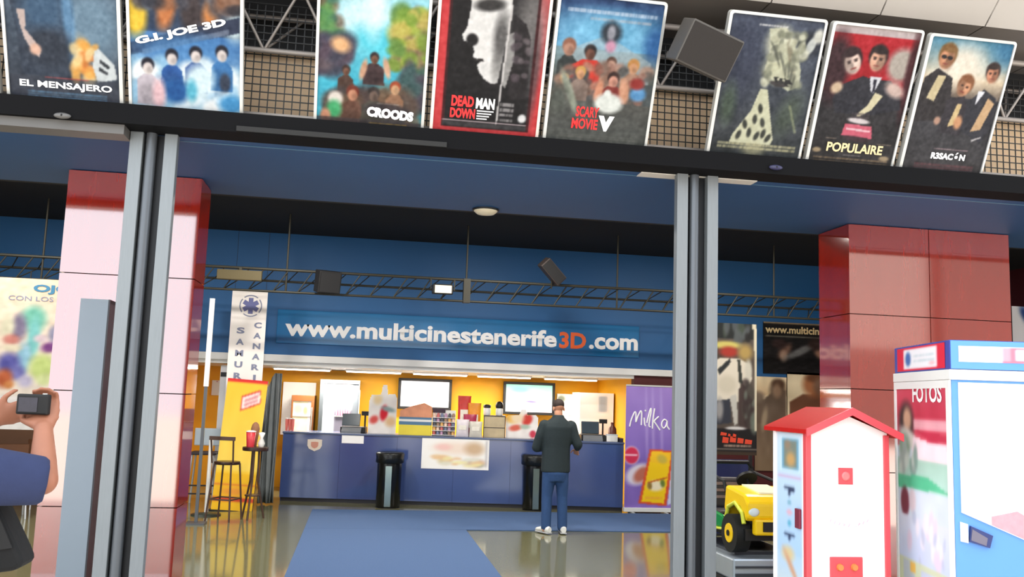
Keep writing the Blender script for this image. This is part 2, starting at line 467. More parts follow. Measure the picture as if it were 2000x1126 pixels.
wm = obj('wire_mesh', bw, M('black_wire', (26, 25, 24), 0.5), tr); wm['kind'] = 'stuff'
obj('gap_shade', B().box(XL, XR, .36, .40, .72, 1.15), M('gap_shade_dark', (26, 26, 28), 0.7), tr)  # shade of the gap above the mesh, built as a dark sheet

PW, PH, TILT = 0.74, 1.06, math.radians(25.5)
def case(x0, x1, zb, yb, label, art, border=None, frame=ALU):
    w = x1-x0
    t = thing('film_poster', label, 'poster', (x0, yb, zb), 0, None)
    t.rotation_euler = (TILT, 0, 0)
    t['group'] = 'framed film posters above the entrance'
    f = .021; b = B()
    c = .028     # rounded corners
    def rr(i, r):
        pts = []
        for cx, cz, a0 in ((w-i-r, i+r, -90), (w-i-r, PH-i-r, 0), (i+r, PH-i-r, 90), (i+r, i+r, 180)):
            for s in range(5):
                a = math.radians(a0+22.5*s); pts.append((cx+r*math.cos(a), cz+r*math.sin(a)))
        return pts
    o, i_ = rr(0, c), rr(f, c*.5); n = len(o)
    vs = [(x, 0, z) for x, z in o]+[(x, -.006, z) for x, z in i_]+[(x, .05, z) for x, z in o]+[(x, .008, z) for x, z in i_]
    fs = []
    for k in range(n):
        q = (k+1) % n
        fs += [(k, q, n+q, n+k), (k, 2*n+k, 2*n+q, q), (n+k, n+q, 3*n+q, 3*n+k)]
    b.add(vs, fs)
    obj('frame', b, frame, t)
    obj('backing', B().box(.012, w-.012, .009, .048, .012, PH-.012), DARKSTEEL, t)
    sheet('print', art, w-2*f, PH-2*f, t, (f, .006, f))
    t['inner'] = f
    return t
def ptext(t, name, s, mat, w, u0, v0, u1, v1, **k):
    """title fitted in picture fractions (v down) of a poster"""
    f = .021; iw, ih = w-2*f, PH-2*f
    rot = k.pop('roll', 0.0)
    return text(name, s, mat, t, (u1-u0)*iw, (v1-v0)*ih, (f+u0*iw, .004, f+(1-v1)*ih), (0, rot, 0), **k)

NX, NY = 112, 162
zb0 = 3.585
# -- sliver of a further poster at the far left
A = Art(30, 44, (70, 76, 84)).noise(12)
case(-3.21, -2.455, zb0, YF, 'sliver of a film poster at the far left edge', A)
# -- 1: walking man, burning car
A = Art(NX, NY, (78, 92, 108)).grad((92, 112, 132), (60, 66, 78)).noise(9, 7)
A.blob(.75, .5, .32, .22, (120, 150, 172), 0, .9, .8).blob(.62, .68, .12, .10, (210, 190, 150), 0, .9, .7)
A.poly([(.08, .0), (.55, .0), (.60, .45), (.57, .66), (.60, .84), (.12, .84), (.10, .62), (.05, .4)], (52, 62, 78))
A.blob(.34, .42, .2, .2, (62, 92, 122), 0, .9, .9).blob(.56, .48, .05, .3, (104, 150, 190), -4, .8, .8).blob(.36, .66, .22, .12, (44, 52, 66), 0, .7)
A.poly([(.10, .44), (.18, .44), (.17, .56), (.24, .62), (.30, .68), (.28, .73), (.22, .69), (.16, .62), (.13, .55)], (196, 176, 170)).blob(.25, .68, .05, .035, (222, 178, 156), 40, .6)
A.specks(.58, .62, .78, .84, [(236, 170, 80), (220, 130, 60), (240, 210, 150)], 22, .05)
A.poly([(.78, .66), (.82, .64), (.96, .74), (.98, .83), (.80, .86), (.76, .76)], (206, 212, 214)).poly([(.83, .71), (.92, .75), (.90, .77), (.82, .73)], (50, 54, 60)).poly([(.82, .76), (.90, .79), (.89, .81), (.81, .78)], (60, 64, 70))
A.rect(.0, .845, 1, 1, (56, 60, 72), .6).lines(.32, .72, .845, .858, 1, (200, 80, 80), .8).lines(.16, .88, .94, .985, 3, (96, 136, 168), .8)
w = .729
p = case(-2.414, -1.685, zb0, YF, 'dark poster of a walking man beside a burning white car, leftmost full poster', A)
ptext(p, 'title', 'EL MENSAJERO', TXTWHITE, w, .09, .875, .93, .93, bold=.03, warp=lambda u, v: (u, v-0.0*u))
# -- 2: snow battle
A = Art(NX, NY, (60, 70, 90)).grad((70, 60, 60), (40, 60, 90), 0, .5).grad((60, 110, 170), (205, 232, 245), .5, 1.0)
A.blob(.05, .40, .10, .14, (236, 196, 60), 0, .6).blob(.33, .33, .08, .16, (196, 120, 70), 10, .7).blob(.55, .35, .10, .14, (60, 50, 52), 0, .6).blob(.75, .32, .08, .12, (206, 130, 70), 20, .7).blob(.95, .42, .10, .10, (190, 210, 216), 0, .8)
A.specks(0, .05, 1, .34, [(70, 70, 80), (150, 100, 70), (110, 130, 150), (40, 40, 50)], 40, .1)
A.poly([(.0, .58), (1, .36), (1, .46), (.0, .66)], (44, 54, 78)).poly([(.10, .62), (.9, .44), (.9, .475), (.10, .655)], (120, 130, 150), .7)
A.blob(.5, .6, .5, .1, (70, 130, 190), 0, .8, .7)
A.specks(0, .7, 1, 1, [(240, 248, 250), (220, 236, 246), (150, 196, 226), (250, 252, 252)], 60, .09)
for cx, top, c in ((.15, .67, (200, 190, 200)), (.37, .60, (40, 90, 160)), (.59, .57, (60, 90, 150)), (.83, .55, (60, 120, 180))):
    A.person(cx, top, .30, c, (226, 214, 210), (24, 26, 40), .9)
A.blob(.62, .80, .13, .12, (215, 236, 244), 20, .6).blob(.40, .87, .12, .08, (24, 84, 150), 0, .6).blob(.92, .93, .12, .06, (70, 150, 206), 0, .7).blob(.86, .79, .05, .06, (50, 60, 80), 0, .5).blob(.25, .9, .06, .1, (230, 190, 196), 0, .8).blob(.55, .86, .05, .07, (90, 180, 206), 0, .8)
w = .743
p = case(-1.649, -.906, zb0, YF, 'white and icy blue battle poster with a slanted title', A)
ptext(p, 'title', 'G.I. JOE 3D', TXTWHITE, w, .06, .55, .92, .61, roll=-.30, bold=.05)
for q in p.children:
    if q.name.startswith('title'): q.location.z += .005
# -- 3: turquoise river valley
A = Art(NX, NY, (70, 180, 206)).grad((176, 226, 238), (60, 176, 202), 0, .75).noise(6, 12)
A.blob(.40, .30, .30, .16, (205, 238, 244), 0, .9).blob(.55, .42, .25, .1, (90, 206, 226), 0, .9).blob(.5, .18, .1, .2, (224, 244, 248), 0, 1)
A.specks(-.05, .0, .16, .48, [(92, 150, 84), (150, 160, 90), (60, 110, 90), (110, 90, 70)], 40, .08).specks(.70, .22, 1.02, .62, [(122, 156, 56), (160, 176, 70), (90, 130, 60), (140, 110, 90), (196, 180, 90)], 70, .08)
A.specks(-.05, .46, .24, .62, [(86, 70, 84), (70, 66, 86), (104, 88, 92), (60, 62, 78)], 30, .1).blob(.2, .47, .09, .05, (232, 180, 130), 20, .8).specks(.84, .58, 1.02, .85, [(96, 84, 90), (76, 70, 82), (60, 90, 90)], 24, .09)
A.person(.52, .50, .22, (70, 50, 52), (120, 80, 60), (46, 34, 34), 1.2).blob(.42, .62, .03, .07, (206, 160, 130), 12, .6).blob(.64, .60, .03, .07, (214, 170, 140), -14, .6)
A.person(.26, .60, .20, (84, 60, 50), (120, 82, 64), (60, 40, 34), 1.0)
A.specks(.1, .78, .9, 1, [(90, 72, 62), (70, 56, 56), (110, 84, 64), (50, 60, 66)], 60, .1)
A.person(.33, .73, .30, (104, 70, 56), (200, 140, 110), (110, 44, 30), .9).person(.53, .73, .28, (74, 70, 60), (110, 90, 80), (50, 42, 40), 1.1).person(.73, .68, .26, (150, 110, 84), (216, 170, 130), (164, 70, 40), .9)
A.blob(.17, .83, .07, .05, (226, 216, 206), 0, .5).blob(.16, .90, .07, .06, (70, 170, 110), 0, .7).blob(.08, .95, .05, .05, (200, 140, 110), 0, .6)
A.rect(.0, .955, 1, 1, (62, 54, 58), .7).lines(.5, .86, .965, .985, 1, (200, 160, 70), .8).lines(.56, .78, .83, .845, 1, (235, 225, 210), .9).blob(.68, .89, .24, .055, (54, 48, 52), 4, .4, .9)
w = .767
p = case(-.43, .337, zb0, YF, 'turquoise and green poster of wanderers in a river valley', A)
ptext(p, 'title', 'CROODS', TXTWHITE, w, .47, .862, .92, .93, bold=.07, roll=.05)
# -- 4: black and white profile, red border
A = Art(NX, NY, (206, 62, 66))
A.rect(.075, .0, .925, .955, (20, 18, 20))
A.poly([(.22, .0), (.28, .12), (.25, .28), (.21, .33), (.235, .37), (.31, .38), (.335, .43), (.33, .47), (.41, .49), (.37, .52), (.40, .57), (.45, .61), (.52, .64), (.58, .63), (.62, .40), (.66, .0)], (228, 226, 224))
A.blob(.31, .355, .055, .04, (18, 16, 18), -10, .4).poly([(.33, .482), (.42, .475), (.44, .492), (.36, .495)], (40, 36, 36)).blob(.58, .33, .07, .16, (60, 58, 58), 0, .9, .8).blob(.45, .12, .14, .04, (30, 28, 28), -8, .6, .9).blob(.56, .52, .05, .1, (120, 118, 116), 0, .9, .6)
A.blob(.86, .25, .16, .30, (150, 146, 144), 0, 1, .7).poly([(.68, .16), (.80, .22), (.86, .32), (.88, .72), (.70, .74), (.66, .5)], (34, 30, 32)).poly([(.63, .30), (.70, .28), (.72, .45), (.66, .66), (.62, .64)], (150, 148, 146)).poly([(.645, .1), (.665, .1), (.61, .93), (.595, .93)], (206, 202, 200)).specks(.7, .3, .86, .6, [(80, 70, 76), (26, 24, 26), (110, 100, 104)], 14, .035)
A.blob(.92, .55, .05, .3, (70, 68, 70), 0, .9, .7)
A.rect(.075, .0, .10, .955, (60, 16, 20)).rect(.90, .0, .925, .955, (60, 16, 20))
A.lines(.63, .76, .755, .90, 4, (150, 146, 146), .9).rect(.085, .905, .9, .912, (226, 206, 210)).rect(.085, .915, .9, .95, (58, 56, 58)).blob(.85, .86, .04, .03, (220, 220, 220), 0, .4)
w = .788
p = case(.378, 1.166, zb0, YF, 'black poster with a white face in profile inside a red border', A, frame=M('cream_frame', (226, 206, 196), 0.4))
ptext(p, 'title', 'DEAD', TXTRED, w, .16, .735, .375, .81, bold=.05)
ptext(p, 'title', 'DOWN', TXTRED, w, .155, .82, .395, .89, bold=.05)
ptext(p, 'title', 'MAN', TXTWHITE, w, .395, .74, .575, .815, bold=.05)
for k in range(4):
    ptext(p, 'credit_line', '––––––', TXTWHITE, w, .41, .826+.018*k, .57-.02*k, .834+.018*k)
# -- 5: blue poster with a crowd
A = Art(NX, NY, (76, 84, 86)).grad((40, 66, 110), (110, 176, 214), 0, .34).grad((120, 150, 160), (84, 88, 84), .34, .55).noise(7, 10)
A.blob(.5, .2, .45, .12, (120, 190, 226), 0, .9, .8).lines(.08, .95, .07, .11, 1, (206, 216, 232), .7).lines(.3, .9, .125, .15, 1, (206, 190, 190), .5).blob(.98, .28, .12, .12, (30, 80, 150), 0, .8, .7)
A.poly([(.1, .36), (.48, .24), (.95, .40), (.95, .55), (.1, .55)], (176, 190, 196), .6)
A.blob(.52, .22, .10, .075, (40, 48, 58), 0, .6).blob(.52, .22, .04, .05, (150, 150, 160), 0, .6).blob(.53, .31, .05, .04, (206, 150, 176), 0, .7)
A.person(.13, .28, .34, (54, 60, 60), (176, 130, 110), (150, 100, 80), .8)
A.person(.34, .31, .30, (214, 62, 50), (110, 70, 56), (40, 34, 34), 1.5).blob(.33, .49, .16, .05, (216, 66, 52), 0, .5)
A.person(.56, .38, .26, (110, 92, 84), (190, 150, 130), (86, 60, 50), 1).person(.78, .38, .30, (150, 110, 84), (214, 160, 120), (196, 140, 80), 1)
A.specks(.05, .45, .95, .72, [(150, 110, 96), (90, 84, 80), (120, 96, 84), (176, 136, 116), (70, 76, 78)], 60, .06)
A.person(.27, .46, .26, (140, 120, 110), (216, 160, 120), (206, 160, 90), .9).person(.12, .52, .22, (110, 90, 80), (206, 156, 120), (200, 160, 110), .8)
A.person(.60, .48, .30, (130, 50, 44), (216, 156, 136), (60, 40, 36), 1.1).blob(.47, .62, .04, .08, (216, 150, 120), 6, .6).blob(.72, .61, .05, .08, (216, 160, 130), -8, .6).blob(.86, .62, .08, .05, (92, 150, 200), 0, .5).blob(.84, .55, .07, .04, (150, 50, 46), 0, .6)
A.grad((84, 84, 80), (70, 74, 72), .70, 1).noise(6, 14).blob(.58, .70, .14, .07, (226, 230, 224), 0, .4).blob(.56, .645, .04, .04, (226, 230, 224), 0, .4).blob(.18, .64, .04, .16, (150, 156, 140), -24, .6).blob(.08, .70, .1, .1, (84, 88, 82), 0, .9)
A.rect(.0, .90, 1, 1, (84, 86, 82), .5).lines(.1, .9, .93, .98, 3, (110, 110, 104), .6)
w = .787
p = case(1.2, 1.987, zb0, YF, 'blue topped poster with a crowd of people around a red title', A)
ptext(p, 'title', 'SCARY', TXTRED, w, .27, .735, .50, .81, bold=.035)
ptext(p, 'title', 'MOVIE', TXTRED, w, .24, .82, .50, .895, bold=.035)
ptext(p, 'title', 'V', TXTWHITE, w, .50, .79, .66, .90, bold=.08)
# -- 6: pale ghostly face
A = Art(NX, NY, (62, 68, 78)).noise(8, 8).grad((70, 78, 96), (58, 62, 64), 0, 1).noise(8, 9)
A.poly([(.42, .08), (.60, .06), (.72, .16), (.84, .34), (.86, .46), (.74, .50), (.58, .44), (.44, .38), (.47, .22)], (186, 188, 164)).blob(.55, .17, .14, .11, (206, 206, 180), 20, .8).blob(.60, .36, .17, .09, (200, 200, 170), 10, .8)
A.blob(.88, .16, .12, .09, (40, 44, 54), 20, .6).blob(.90, .17, .045, .065, (190, 194, 190), 20, .4).blob(.97, .10, .06, .05, (206, 206, 196), 0, .6).blob(.52, .27, .06, .03, (90, 94, 84), -20, .7).blob(.70, .25, .03, .14, (120, 110, 90), -20, .8, .7).poly([(.50, .44), (.66, .43), (.76, .47), (.60, .475)], (60, 56, 56))
A.specks(.46, .10, .84, .46, [(150, 152, 130), (214, 214, 190), (120, 122, 106), (190, 190, 164)], 46, .045)
for k in range(9): A.blob(.50+.035*k, .20+.025*k+.02*(k % 3), .012, .05, (92, 94, 84), -40+6*k, .7, .7)
A.poly([(.56, .405), (.74, .42), (.78, .45), (.70, .455), (.58, .44)], (44, 44, 44)).poly([(.60, .41), (.63, .41), (.625, .43), (.605, .43)], (206, 204, 180)).poly([(.66, .415), (.69, .418), (.685, .435), (.665, .433)], (206, 204, 180))
A.blob(.18, .3, .2, .3, (58, 64, 84), 0, .9, .8).lines(.30, .62, .05, .07, 1, (206, 206, 206), .9)
A.blob(.12, .62, .08, .14, (84, 106, 72), 0, 1, .5).blob(.8, .66, .12, .16, (86, 100, 76), 20, 1, .5).poly([(.78, .60), (.81, .60), (.93, .80), (.90, .80)], (150, 156, 120), .6)
A.poly([(.44, .50), (.52, .50), (.60, .68), (.68, .86), (.66, .9), (.20, .9), (.22, .84), (.38, .66)], (206, 206, 176))
for x, v in ((.34, .76), (.44, .72), (.53, .74), (.40, .82), (.56, .82), (.29, .84), (.48, .64), (.49, .84), (.62, .85)):
    A.blob(x, v, .025, .035, (58, 60, 54), rng.uniform(-30, 30), .5)
A.lines(.08, .95, .895, .945, 2, (196, 190, 150), .8).blob(.48, .94, .12, .05, (196, 190, 150), 0, .9, .6)
case(2.451, 3.203, zb0, YF, 'dark grey green poster with a huge pale half face, beside the grey loudspeaker box', A)
# -- 7: red poster with an embracing couple
A = Art(NX, NY, (44, 40, 44)).grad((178, 28, 40), (160, 26, 36), 0, .46).grad((44, 42, 46), (48, 46, 46), .46, 1).noise(5, 8)
A.rect(0, 0, 1, .05, (190, 176, 176))
A.blob(.10, .3, .16, .24, (56, 30, 36), 0, .6).blob(.86, .24, .17, .12, (176, 166, 156), 12, .5).blob(.98, .3, .06, .3, (70, 30, 36), 0, .8)
A.face(.28, .245, .105, (226, 200, 186), (46, 30, 32), -22, -1)
A.poly([(.20, .42), (.44, .34), (.56, .36), (.78, .36), (.92, .46), (.96, .56), (.6, .62), (.2, .62), (.14, .52)], (44, 44, 52)).poly([(.52, .34), (.66, .34), (.60, .46), (.56, .44)], (214, 214, 220)).poly([(.575, .36), (.61, .36), (.61, .44), (.58, .46)], (38, 36, 50))
A.face(.565, .21, .10, (216, 168, 142), (38, 28, 28), 4, 1)
A.poly([(.62, .45), (.72, .47), (.62, .58), (.48, .64), (.46, .62), (.56, .55)], (216, 206, 170)).blob(.16, .44, .07, .04, (206, 180, 150), -30, .6).blob(.84, .42, .12, .05, (206, 180, 170), 25, .7)
A.blob(.50, .665, .13, .02, (216, 206, 206), 4, .4).poly([(.35, .69), (.67, .70), (.70, .79), (.33, .78)], (206, 96, 116)).poly([(.37, .72), (.66, .73), (.66, .745), (.37, .735)], (240, 200, 206)).blob(.52, .80, .16, .02, (60, 44, 50), 4, .5).lines(.4, .62, .60, .655, 2, (80, 70, 74), .7)
A.lines(.06, .95, .945, .985, 2, (150, 126, 100), .8).blob(.08, .9, .05, .018, (170, 150, 120), 0, .5).blob(.9, .93, .06, .018, (170, 150, 120), 0, .5).lines(.16, .28, .80, .815, 1, (170, 150, 130), .8).lines(.78, .95, .82, .835, 1, (170, 150, 130), .8).lines(.4, .62, .922, .932, 1, (150, 140, 140), .9)
w = .729
p = case(3.245, 3.974, zb0, YF, 'red topped poster with a couple in dark suits above a cream title', A)
ptext(p, 'title', 'POPULAIRE', TXTCREAM, w, .19, .835, .86, .905, bold=.03)
# -- 8: three men in suits under a bright sky
A = Art(NX, NY, (52, 52, 58)).grad((70, 130, 160), (226, 210, 184), 0, .28).grad((226, 206, 176), (80, 70, 66), .28, .45).grad((58, 58, 64), (62, 60, 62), .42, 1).noise(5, 8)
A.blob(.45, .18, .25, .14, (244, 232, 214), 0, 1, .9).blob(.98, .05, .2, .12, (50, 110, 150), 0, 1, .8)
A.poly([(.02, .30), (.16, .22), (.36, .28), (.42, .50), (.30, .60), (.0, .62)], (50, 46, 48)).poly([(.18, .27), (.28, .27), (.20, .46), (.10, .44)], (206, 190, 150)).face(.235, .135, .10, (196, 138, 104), (128, 92, 52), 6, 1, True)
A.poly([(.36, .44), (.56, .40), (.66, .52), (.62, .70), (.34, .68)], (54, 50, 56)).face(.535, .33, .088, (204, 148, 114), (140, 92, 62), 16, -1).poly([(.50, .46), (.56, .46), (.52, .62), (.44, .64)], (216, 190, 140))
A.poly([(.62, .44), (.78, .34), (.96, .40), (.98, .62), (.90, .74), (.62, .66)], (50, 50, 58)).poly([(.86, .40), (.95, .44), (.86, .64), (.74, .66)], (206, 170, 130)).poly([(.72, .36), (.80, .36), (.72, .46)], (230, 230, 236)).face(.835, .22, .08, (206, 142, 112), (54, 40, 38), -4, 1)
A.blob(.56, .60, .05, .05, (206, 150, 110), 0, .6).blob(.30, .60, .04, .03, (190, 150, 130), 0, .6).poly([(.78, .72), (.90, .69), (.90, .70), (.79, .735)], (190, 186, 186)).lines(.35, .78, .80, .815, 1, (216, 180, 186), .8).lines(.15, .9, .92, .965, 2, (120, 70, 76), .6)
w = .716
p = case(4.022, 4.738, zb0-.012, YF, 'poster of three dishevelled men in dark suits, rightmost of the row', A)
ptext(p, 'title', 'R3SACÓN', TXTWHITE, w, .33, .825, .76, .885, bold=.05)

# loudspeaker box in front of the sixth poster, small sensors on the beam
sp = thing('loudspeaker', 'grey brown loudspeaker box tilted down between two film posters', 'loudspeaker', tuple(at_y(1368, 140, 5.62)))
sp.rotation_euler = (math.radians(26), math.radians(17), math.radians(6))
obj('cabinet', B().box(-.2, .2, 0, .26, 0, .30), M('speaker_shell', (74, 70, 66), 0.5), sp, bevel=.012)
obj('grille', B().box(-.188, .188, -.006, .0, .014, .286), M('speaker_grille', (34, 29, 26), 0.75, 0, .08, 60, .2), sp)
obj('bracket', B().bar((0, .26, .15), (0, .62, .05), .03).bar((-.1, .62, .05), (.1, .62, .05), .03), TRM, sp)
for px, py, lab in ((122, 226, 'small oval grey sensor under the leftmost film posters'), (1515, 327, 'small shade-toned oval sensor under the pale half face poster')):
    c = at_y(px, py, 6.11)
    s = thing('motion_sensor', lab, 'sensor', (c.x, 6.12, c.z))
    obj('housing', B().ball((0, -.012, 0), (.055, .022, .02)), M('sensor_grey', (96, 95, 94), 0.4) if px < 500 else M('sensor_shaded', (50, 50, 80), .4), s)  # right housing coloured dark and bluish for the shade it hangs in
    obj('lens', B().ball((0, -.03, 0), .008, 8, 6), BLACK, s)

# grey display panel standing in front of the left column
a0, a1 = at_y(158, 582, 7.2), at_y(212, 582, 7.2)
t = thing('display_panel', 'tall thin grey display panel standing against the left red column', 'display panel', (a0.x, 7.2, 0), math.radians(2))
WP = a1.x-a0.x; ZP = a0.z
obj('face', B().box(0, WP, 0, .012, .02, ZP), M('blue_grey_panel', (132, 142, 152), 0.55, 0, .04, 3), t)
obj('frame', B().box(WP, WP+.012, .0, .26, .0, ZP).box(0, .012, .013, .26, 0, ZP).box(0, WP+.012, .013, .26, ZP-.03, ZP-.001), M('dark_panel_edge', (44, 44, 50), 0.4), t)
obj('shelf', B().box(.012, WP, .02, .25, ZP-.12, ZP-.10), WHITE, t)
obj('base', B().box(-.02, WP+.03, -.02, .28, 0, .019), GREYSTEEL, t)

# ================================================================ HALL: carpet, sign, hanging truss
def slab(name, pts, z1, mat, label, cat):
    n = len(pts); b = B()
    b.add([(x, y, .001) for x, y in pts]+[(x, y, z1) for x, y in pts], [tuple(range(n-1, -1, -1)), tuple(range(n, 2*n))]+[(k, (k+1) % n, n+(k+1) % n, n+k) for k in range(n)])
    return tag(obj(name, b, mat), label, cat)
slab('carpet_runner', [(-.62, 6.4), (1.44, 6.4), (1.44, 11.85), (-.62, 11.85)], .012, CARPET, 'long blue carpet runner leading from the entrance to the counter', 'carpet')
slab('carpet_mat', [(-.62, 11.856), (4.96, 11.856), (4.96, 13.72), (-.62, 13.72)], .012, CARPET, 'wide blue mat lying across the floor along the counter', 'carpet')

s = thing('sign_board', 'glossy blue sign board with the web address above the counter', 'sign', (-1.37, YW-.03, 2.47))
obj('panel', B().box(0, 5.94, 0, .03, 0, .53), SIGNBLUE, s, bevel=.006)
def letters(txt, x0, x1, z0, z1, mat):
    text('lettering', txt, mat, s, x1-x0, z1-z0, (x0+1.37, -.004, z0-2.47), bold=.035, depth=.004)
letters('www.multicinestenerife', -1.242, 3.15, 2.585, 2.865, TXTWHITE)
letters('3D', 3.19, 3.65, 2.575, 2.85, TXTORANGE)
letters('.com', 3.70, 4.545, 2.585, 2.79, TXTWHITE)

TY = 12.8
ht = thing('hanging_truss', 'dark lighting truss hung on rods below the black hall ceiling', 'truss', (0, TY, 3.10))
OLIVE = M('dark_olive_steel', (54, 52, 43), 0.5, 0.2)
obj('bottom_chord', B().cyl((XL+.3, 0, 0), (9.5, 0, 0), .017), OLIVE, ht)
obj('top_chord', B().cyl((XL+.3, 0, .31), (9.5, 0, .31), .02), OLIVE, ht)
obj('rear_chord', B().cyl((XL+.3, .28, .18), (9.5, .28, .18), .017), OLIVE, ht)
e1 = B().cyl((0, 0, 0), (.2, 0, .31), .010, n=6).mesh('diagonal')
e2 = B().cyl((0, 0, 0), (.17, .28, .18), .008, n=6).mesh('diagonal')
e3 = B().cyl((.17, .28, .18), (.34, 0, .31), .008, n=6).mesh('diagonal')
for k in range(52):
    x = -8+.335*k
    obj('diagonal', e1, OLIVE, ht, (x, 0, 0))
    obj('diagonal', e2, OLIVE, ht, (x, 0, 0)); obj('diagonal', e3, OLIVE, ht, (x, 0, 0))
rod = B().cyl((0, 0, .0), (0, 0, 1.12), .014, n=8).mesh('hanging_rod')
for px in (80, 560, 912, 1207, 1513):
    obj('hanging_rod', rod, OLIVE, ht, (at_y(px, 530, TY).x, .03, 0))
obj('coupler', B().box(-.05, .05, -.03, .09, -.02, .33), OLIVE, ht, (at_y(912, 560, TY).x, 0, 0))
def hang(name, label, cat, px, py, build):
    c = at_y(px, py, TY-.12); t = thing(name, label, cat, (c.x, TY-.12, c.z)); build(t); return t
def tan_box(t):
    obj('case', B().box(-.3, .3, -.04, .05, -.07, .07), M('tan_case', (84, 74, 46), 0.6), t, bevel=.01)
    obj('bracket', B().box(-.02, .02, .05, .12, -.02, .12), OLIVE, t)
hang('control_gear_box', 'flat tan box fixed to the hanging truss above the white banner', 'box', 468, 537, tan_box)
def spk(t):
    obj('cabinet', B().box(-.16, .16, -.12, .1, -.17, .14, R=Euler((.2, .0, .35)).to_matrix()), M('black_cabinet', (24, 24, 26), 0.6), t, bevel=.01)
    obj('grille', B().box(-.14, .14, -.13, -.121, -.15, .12, R=Euler((.2, .0, .35)).to_matrix()), M('black_grille', (34, 34, 36), 0.8), t)
hang('hall_loudspeaker', 'black loudspeaker on the hanging truss left of the white floodlight', 'loudspeaker', 640, 548, spk)
def flood(t):
    obj('housing', B().box(-.15, .15, -.0, .12, -.06, .08), M('black_cabinet', (24, 24, 26), 0.6), t, bevel=.015)
    obj('glass', B().box(-.115, .125, -.012, -.001, -.05, .06), M('floodlight_glass', (236, 228, 200), 0.3, emit=.35), t)
    obj('yoke', B().bar((-.17, .05, 0), (-.17, .05, .16), .015).bar((.17, .05, 0), (.17, .05, .16), .015).bar((-.17, .05, .16), (.17, .05, .16), .015), OLIVE, t)
hang('floodlight', 'small floodlight with a pale glass face on the hanging truss', 'floodlight', 865, 565, flood)
def spk2(t):
    Rm = Euler((.25, .75, .3)).to_matrix()
    obj('cabinet', B().box(-.2, .2, -.1, .1, -.09, .09, R=Rm), M('brown_cabinet', (60, 52, 50), 0.6), t, bevel=.012)
    obj('grille', B().box(-.18, .18, -.11, -.101, -.075, .075, R=Rm), M('black_grille', (34, 34, 36), 0.8), t)
    obj('bracket', B().bar((0, .02, -.08), (.02, .1, -.24), .02), OLIVE, t)
hang('tilted_loudspeaker', 'tilted brown loudspeaker standing on top of the hanging truss', 'loudspeaker', 1078, 530, spk2)

t = thing('ceiling_light', 'round pale ceiling light at the rear edge of the blue soffit', 'light', (1.05, 8.08, ZS))
obj('dish', B().lathe([(.11, -.001), (.11, -.02), (.08, -.045), (.02, -.055)]), M('lamp_dish', (226, 214, 186), 0.4), t)
obj('ring', B().lathe([(.125, -.001), (.125, -.014), (.112, -.015)]), DARKSTEEL, t)

# downlights recessed in the black hall ceiling light the hall
dl = None
for k, (x, y, pos) in enumerate(((-4.6, 9.6, 'front row left'), (-1.2, 9.6, 'front row second from left'), (2.0, 9.6, 'front row third from left'), (5.4, 9.6, 'front row right'), (-4.6, 11.4, 'rear row left'), (-1.2, 11.4, 'rear row second from left'), (2.0, 11.4, 'rear row third from left'), (5.4, 11.4, 'rear row right'))):
    t = thing('downlight', 'round downlight in the black hall ceiling, %s' % pos, 'downlight', (x, y, 4.219), 0, 'downlights in the black hall ceiling')
    obj('rim', B().lathe([(.17, 0), (.17, -.02), (.14, -.03)], n=24), WHITE, t)
    obj('diffuser', B().lathe([(.138, -.0305), (.13, -.036)], n=24), LAMPMAT, t)
    ld = bpy.data.lights.new('hall_light', 'AREA'); ld.shape = 'DISK'; ld.size = .3; ld.energy = HALL_W; ld.color = (1, .95, .87)
    lo = bpy.data.objects.new('hall_light', ld); COL.objects.link(lo); lo.location = (x, y, 4.17)

# hanging banners in front of the sign wall
def lcol(t, s, x, z0, dz, size, mat):
    for k, ch in enumerate(s):
        w = size*(.35 if ch == 'I' else 1.0)
        text('letter', ch, mat, t, w, size*.8, (x+(size-w)/2, -.004, z0-dz*k), bold=.04)
Yb = 13.75
c0, c1 = at_y(456, 564, Yb), at_y(521, 566, Yb)
bw_, bz1 = c1.x-c0.x+.03, c0.z
t = thing('hanging_banner', 'tall white banner with a round emblem and two columns of letters', 'banner', (c0.x-.01, Yb, bz1-1.62))
A = Art(30, 84, (246, 240, 236)).noise(2, 5).blob(.5, .93, .5, .05, (240, 200, 180), 0, 1, .2)
obj('pole', B().cyl((0, .02, 1.62), (bw_, .02, 1.62), .012), ALU, t)
for x in (.03, bw_-.03): obj('cord', B().cyl((x, .02, 1.62), (x, .02, 4.22-(bz1-1.62)), .003, n=6), DARKSTEEL, t)
obj('cloth', B().box(0, bw_, .0, .006, 0, 1.62), WHITE, t)
sheet('print', A, bw_, 1.62, t, (0, -.001, 0))
em = B()
ez = 1.62-.24; ex = bw_*.54
for r0, r1, m in ((.165, .148, 'emblem_ring'),):
    n = 28; vs = []; fs = []
    for k in range(n):
        a = 2*math.pi*k/n
        vs += [(ex+r0*math.cos(a), -.004, ez+r0*math.sin(a)), (ex+r1*math.cos(a), -.004, ez+r1*math.sin(a))]
    for k in range(n):
        if k % 7 == 3: continue
        q = (k+1) % n; fs.append((2*k, 2*q, 2*q+1, 2*k+1))
    em.add(vs, fs)
obj('emblem_ring', em, TXTGREY, t)
st = B()
for k in range(3):
    a = math.radians(90+60*k); dx, dz = math.cos(a), math.sin(a)
    px_, pz = -dz*.034, dx*.034
    st.add([(ex+dx*.12+px_, -.004-.0003*k, ez+dz*.12+pz), (ex+dx*.12-px_, -.004-.0003*k, ez+dz*.12-pz), (ex-dx*.12-px_, -.004-.0003*k, ez-dz*.12-pz), (ex-dx*.12+px_, -.004-.0003*k, ez-dz*.12+pz)], [(0, 1, 2, 3)])
obj('emblem_star', st, M('emblem_blue', (104, 108, 160), .5, 0, 0), t)
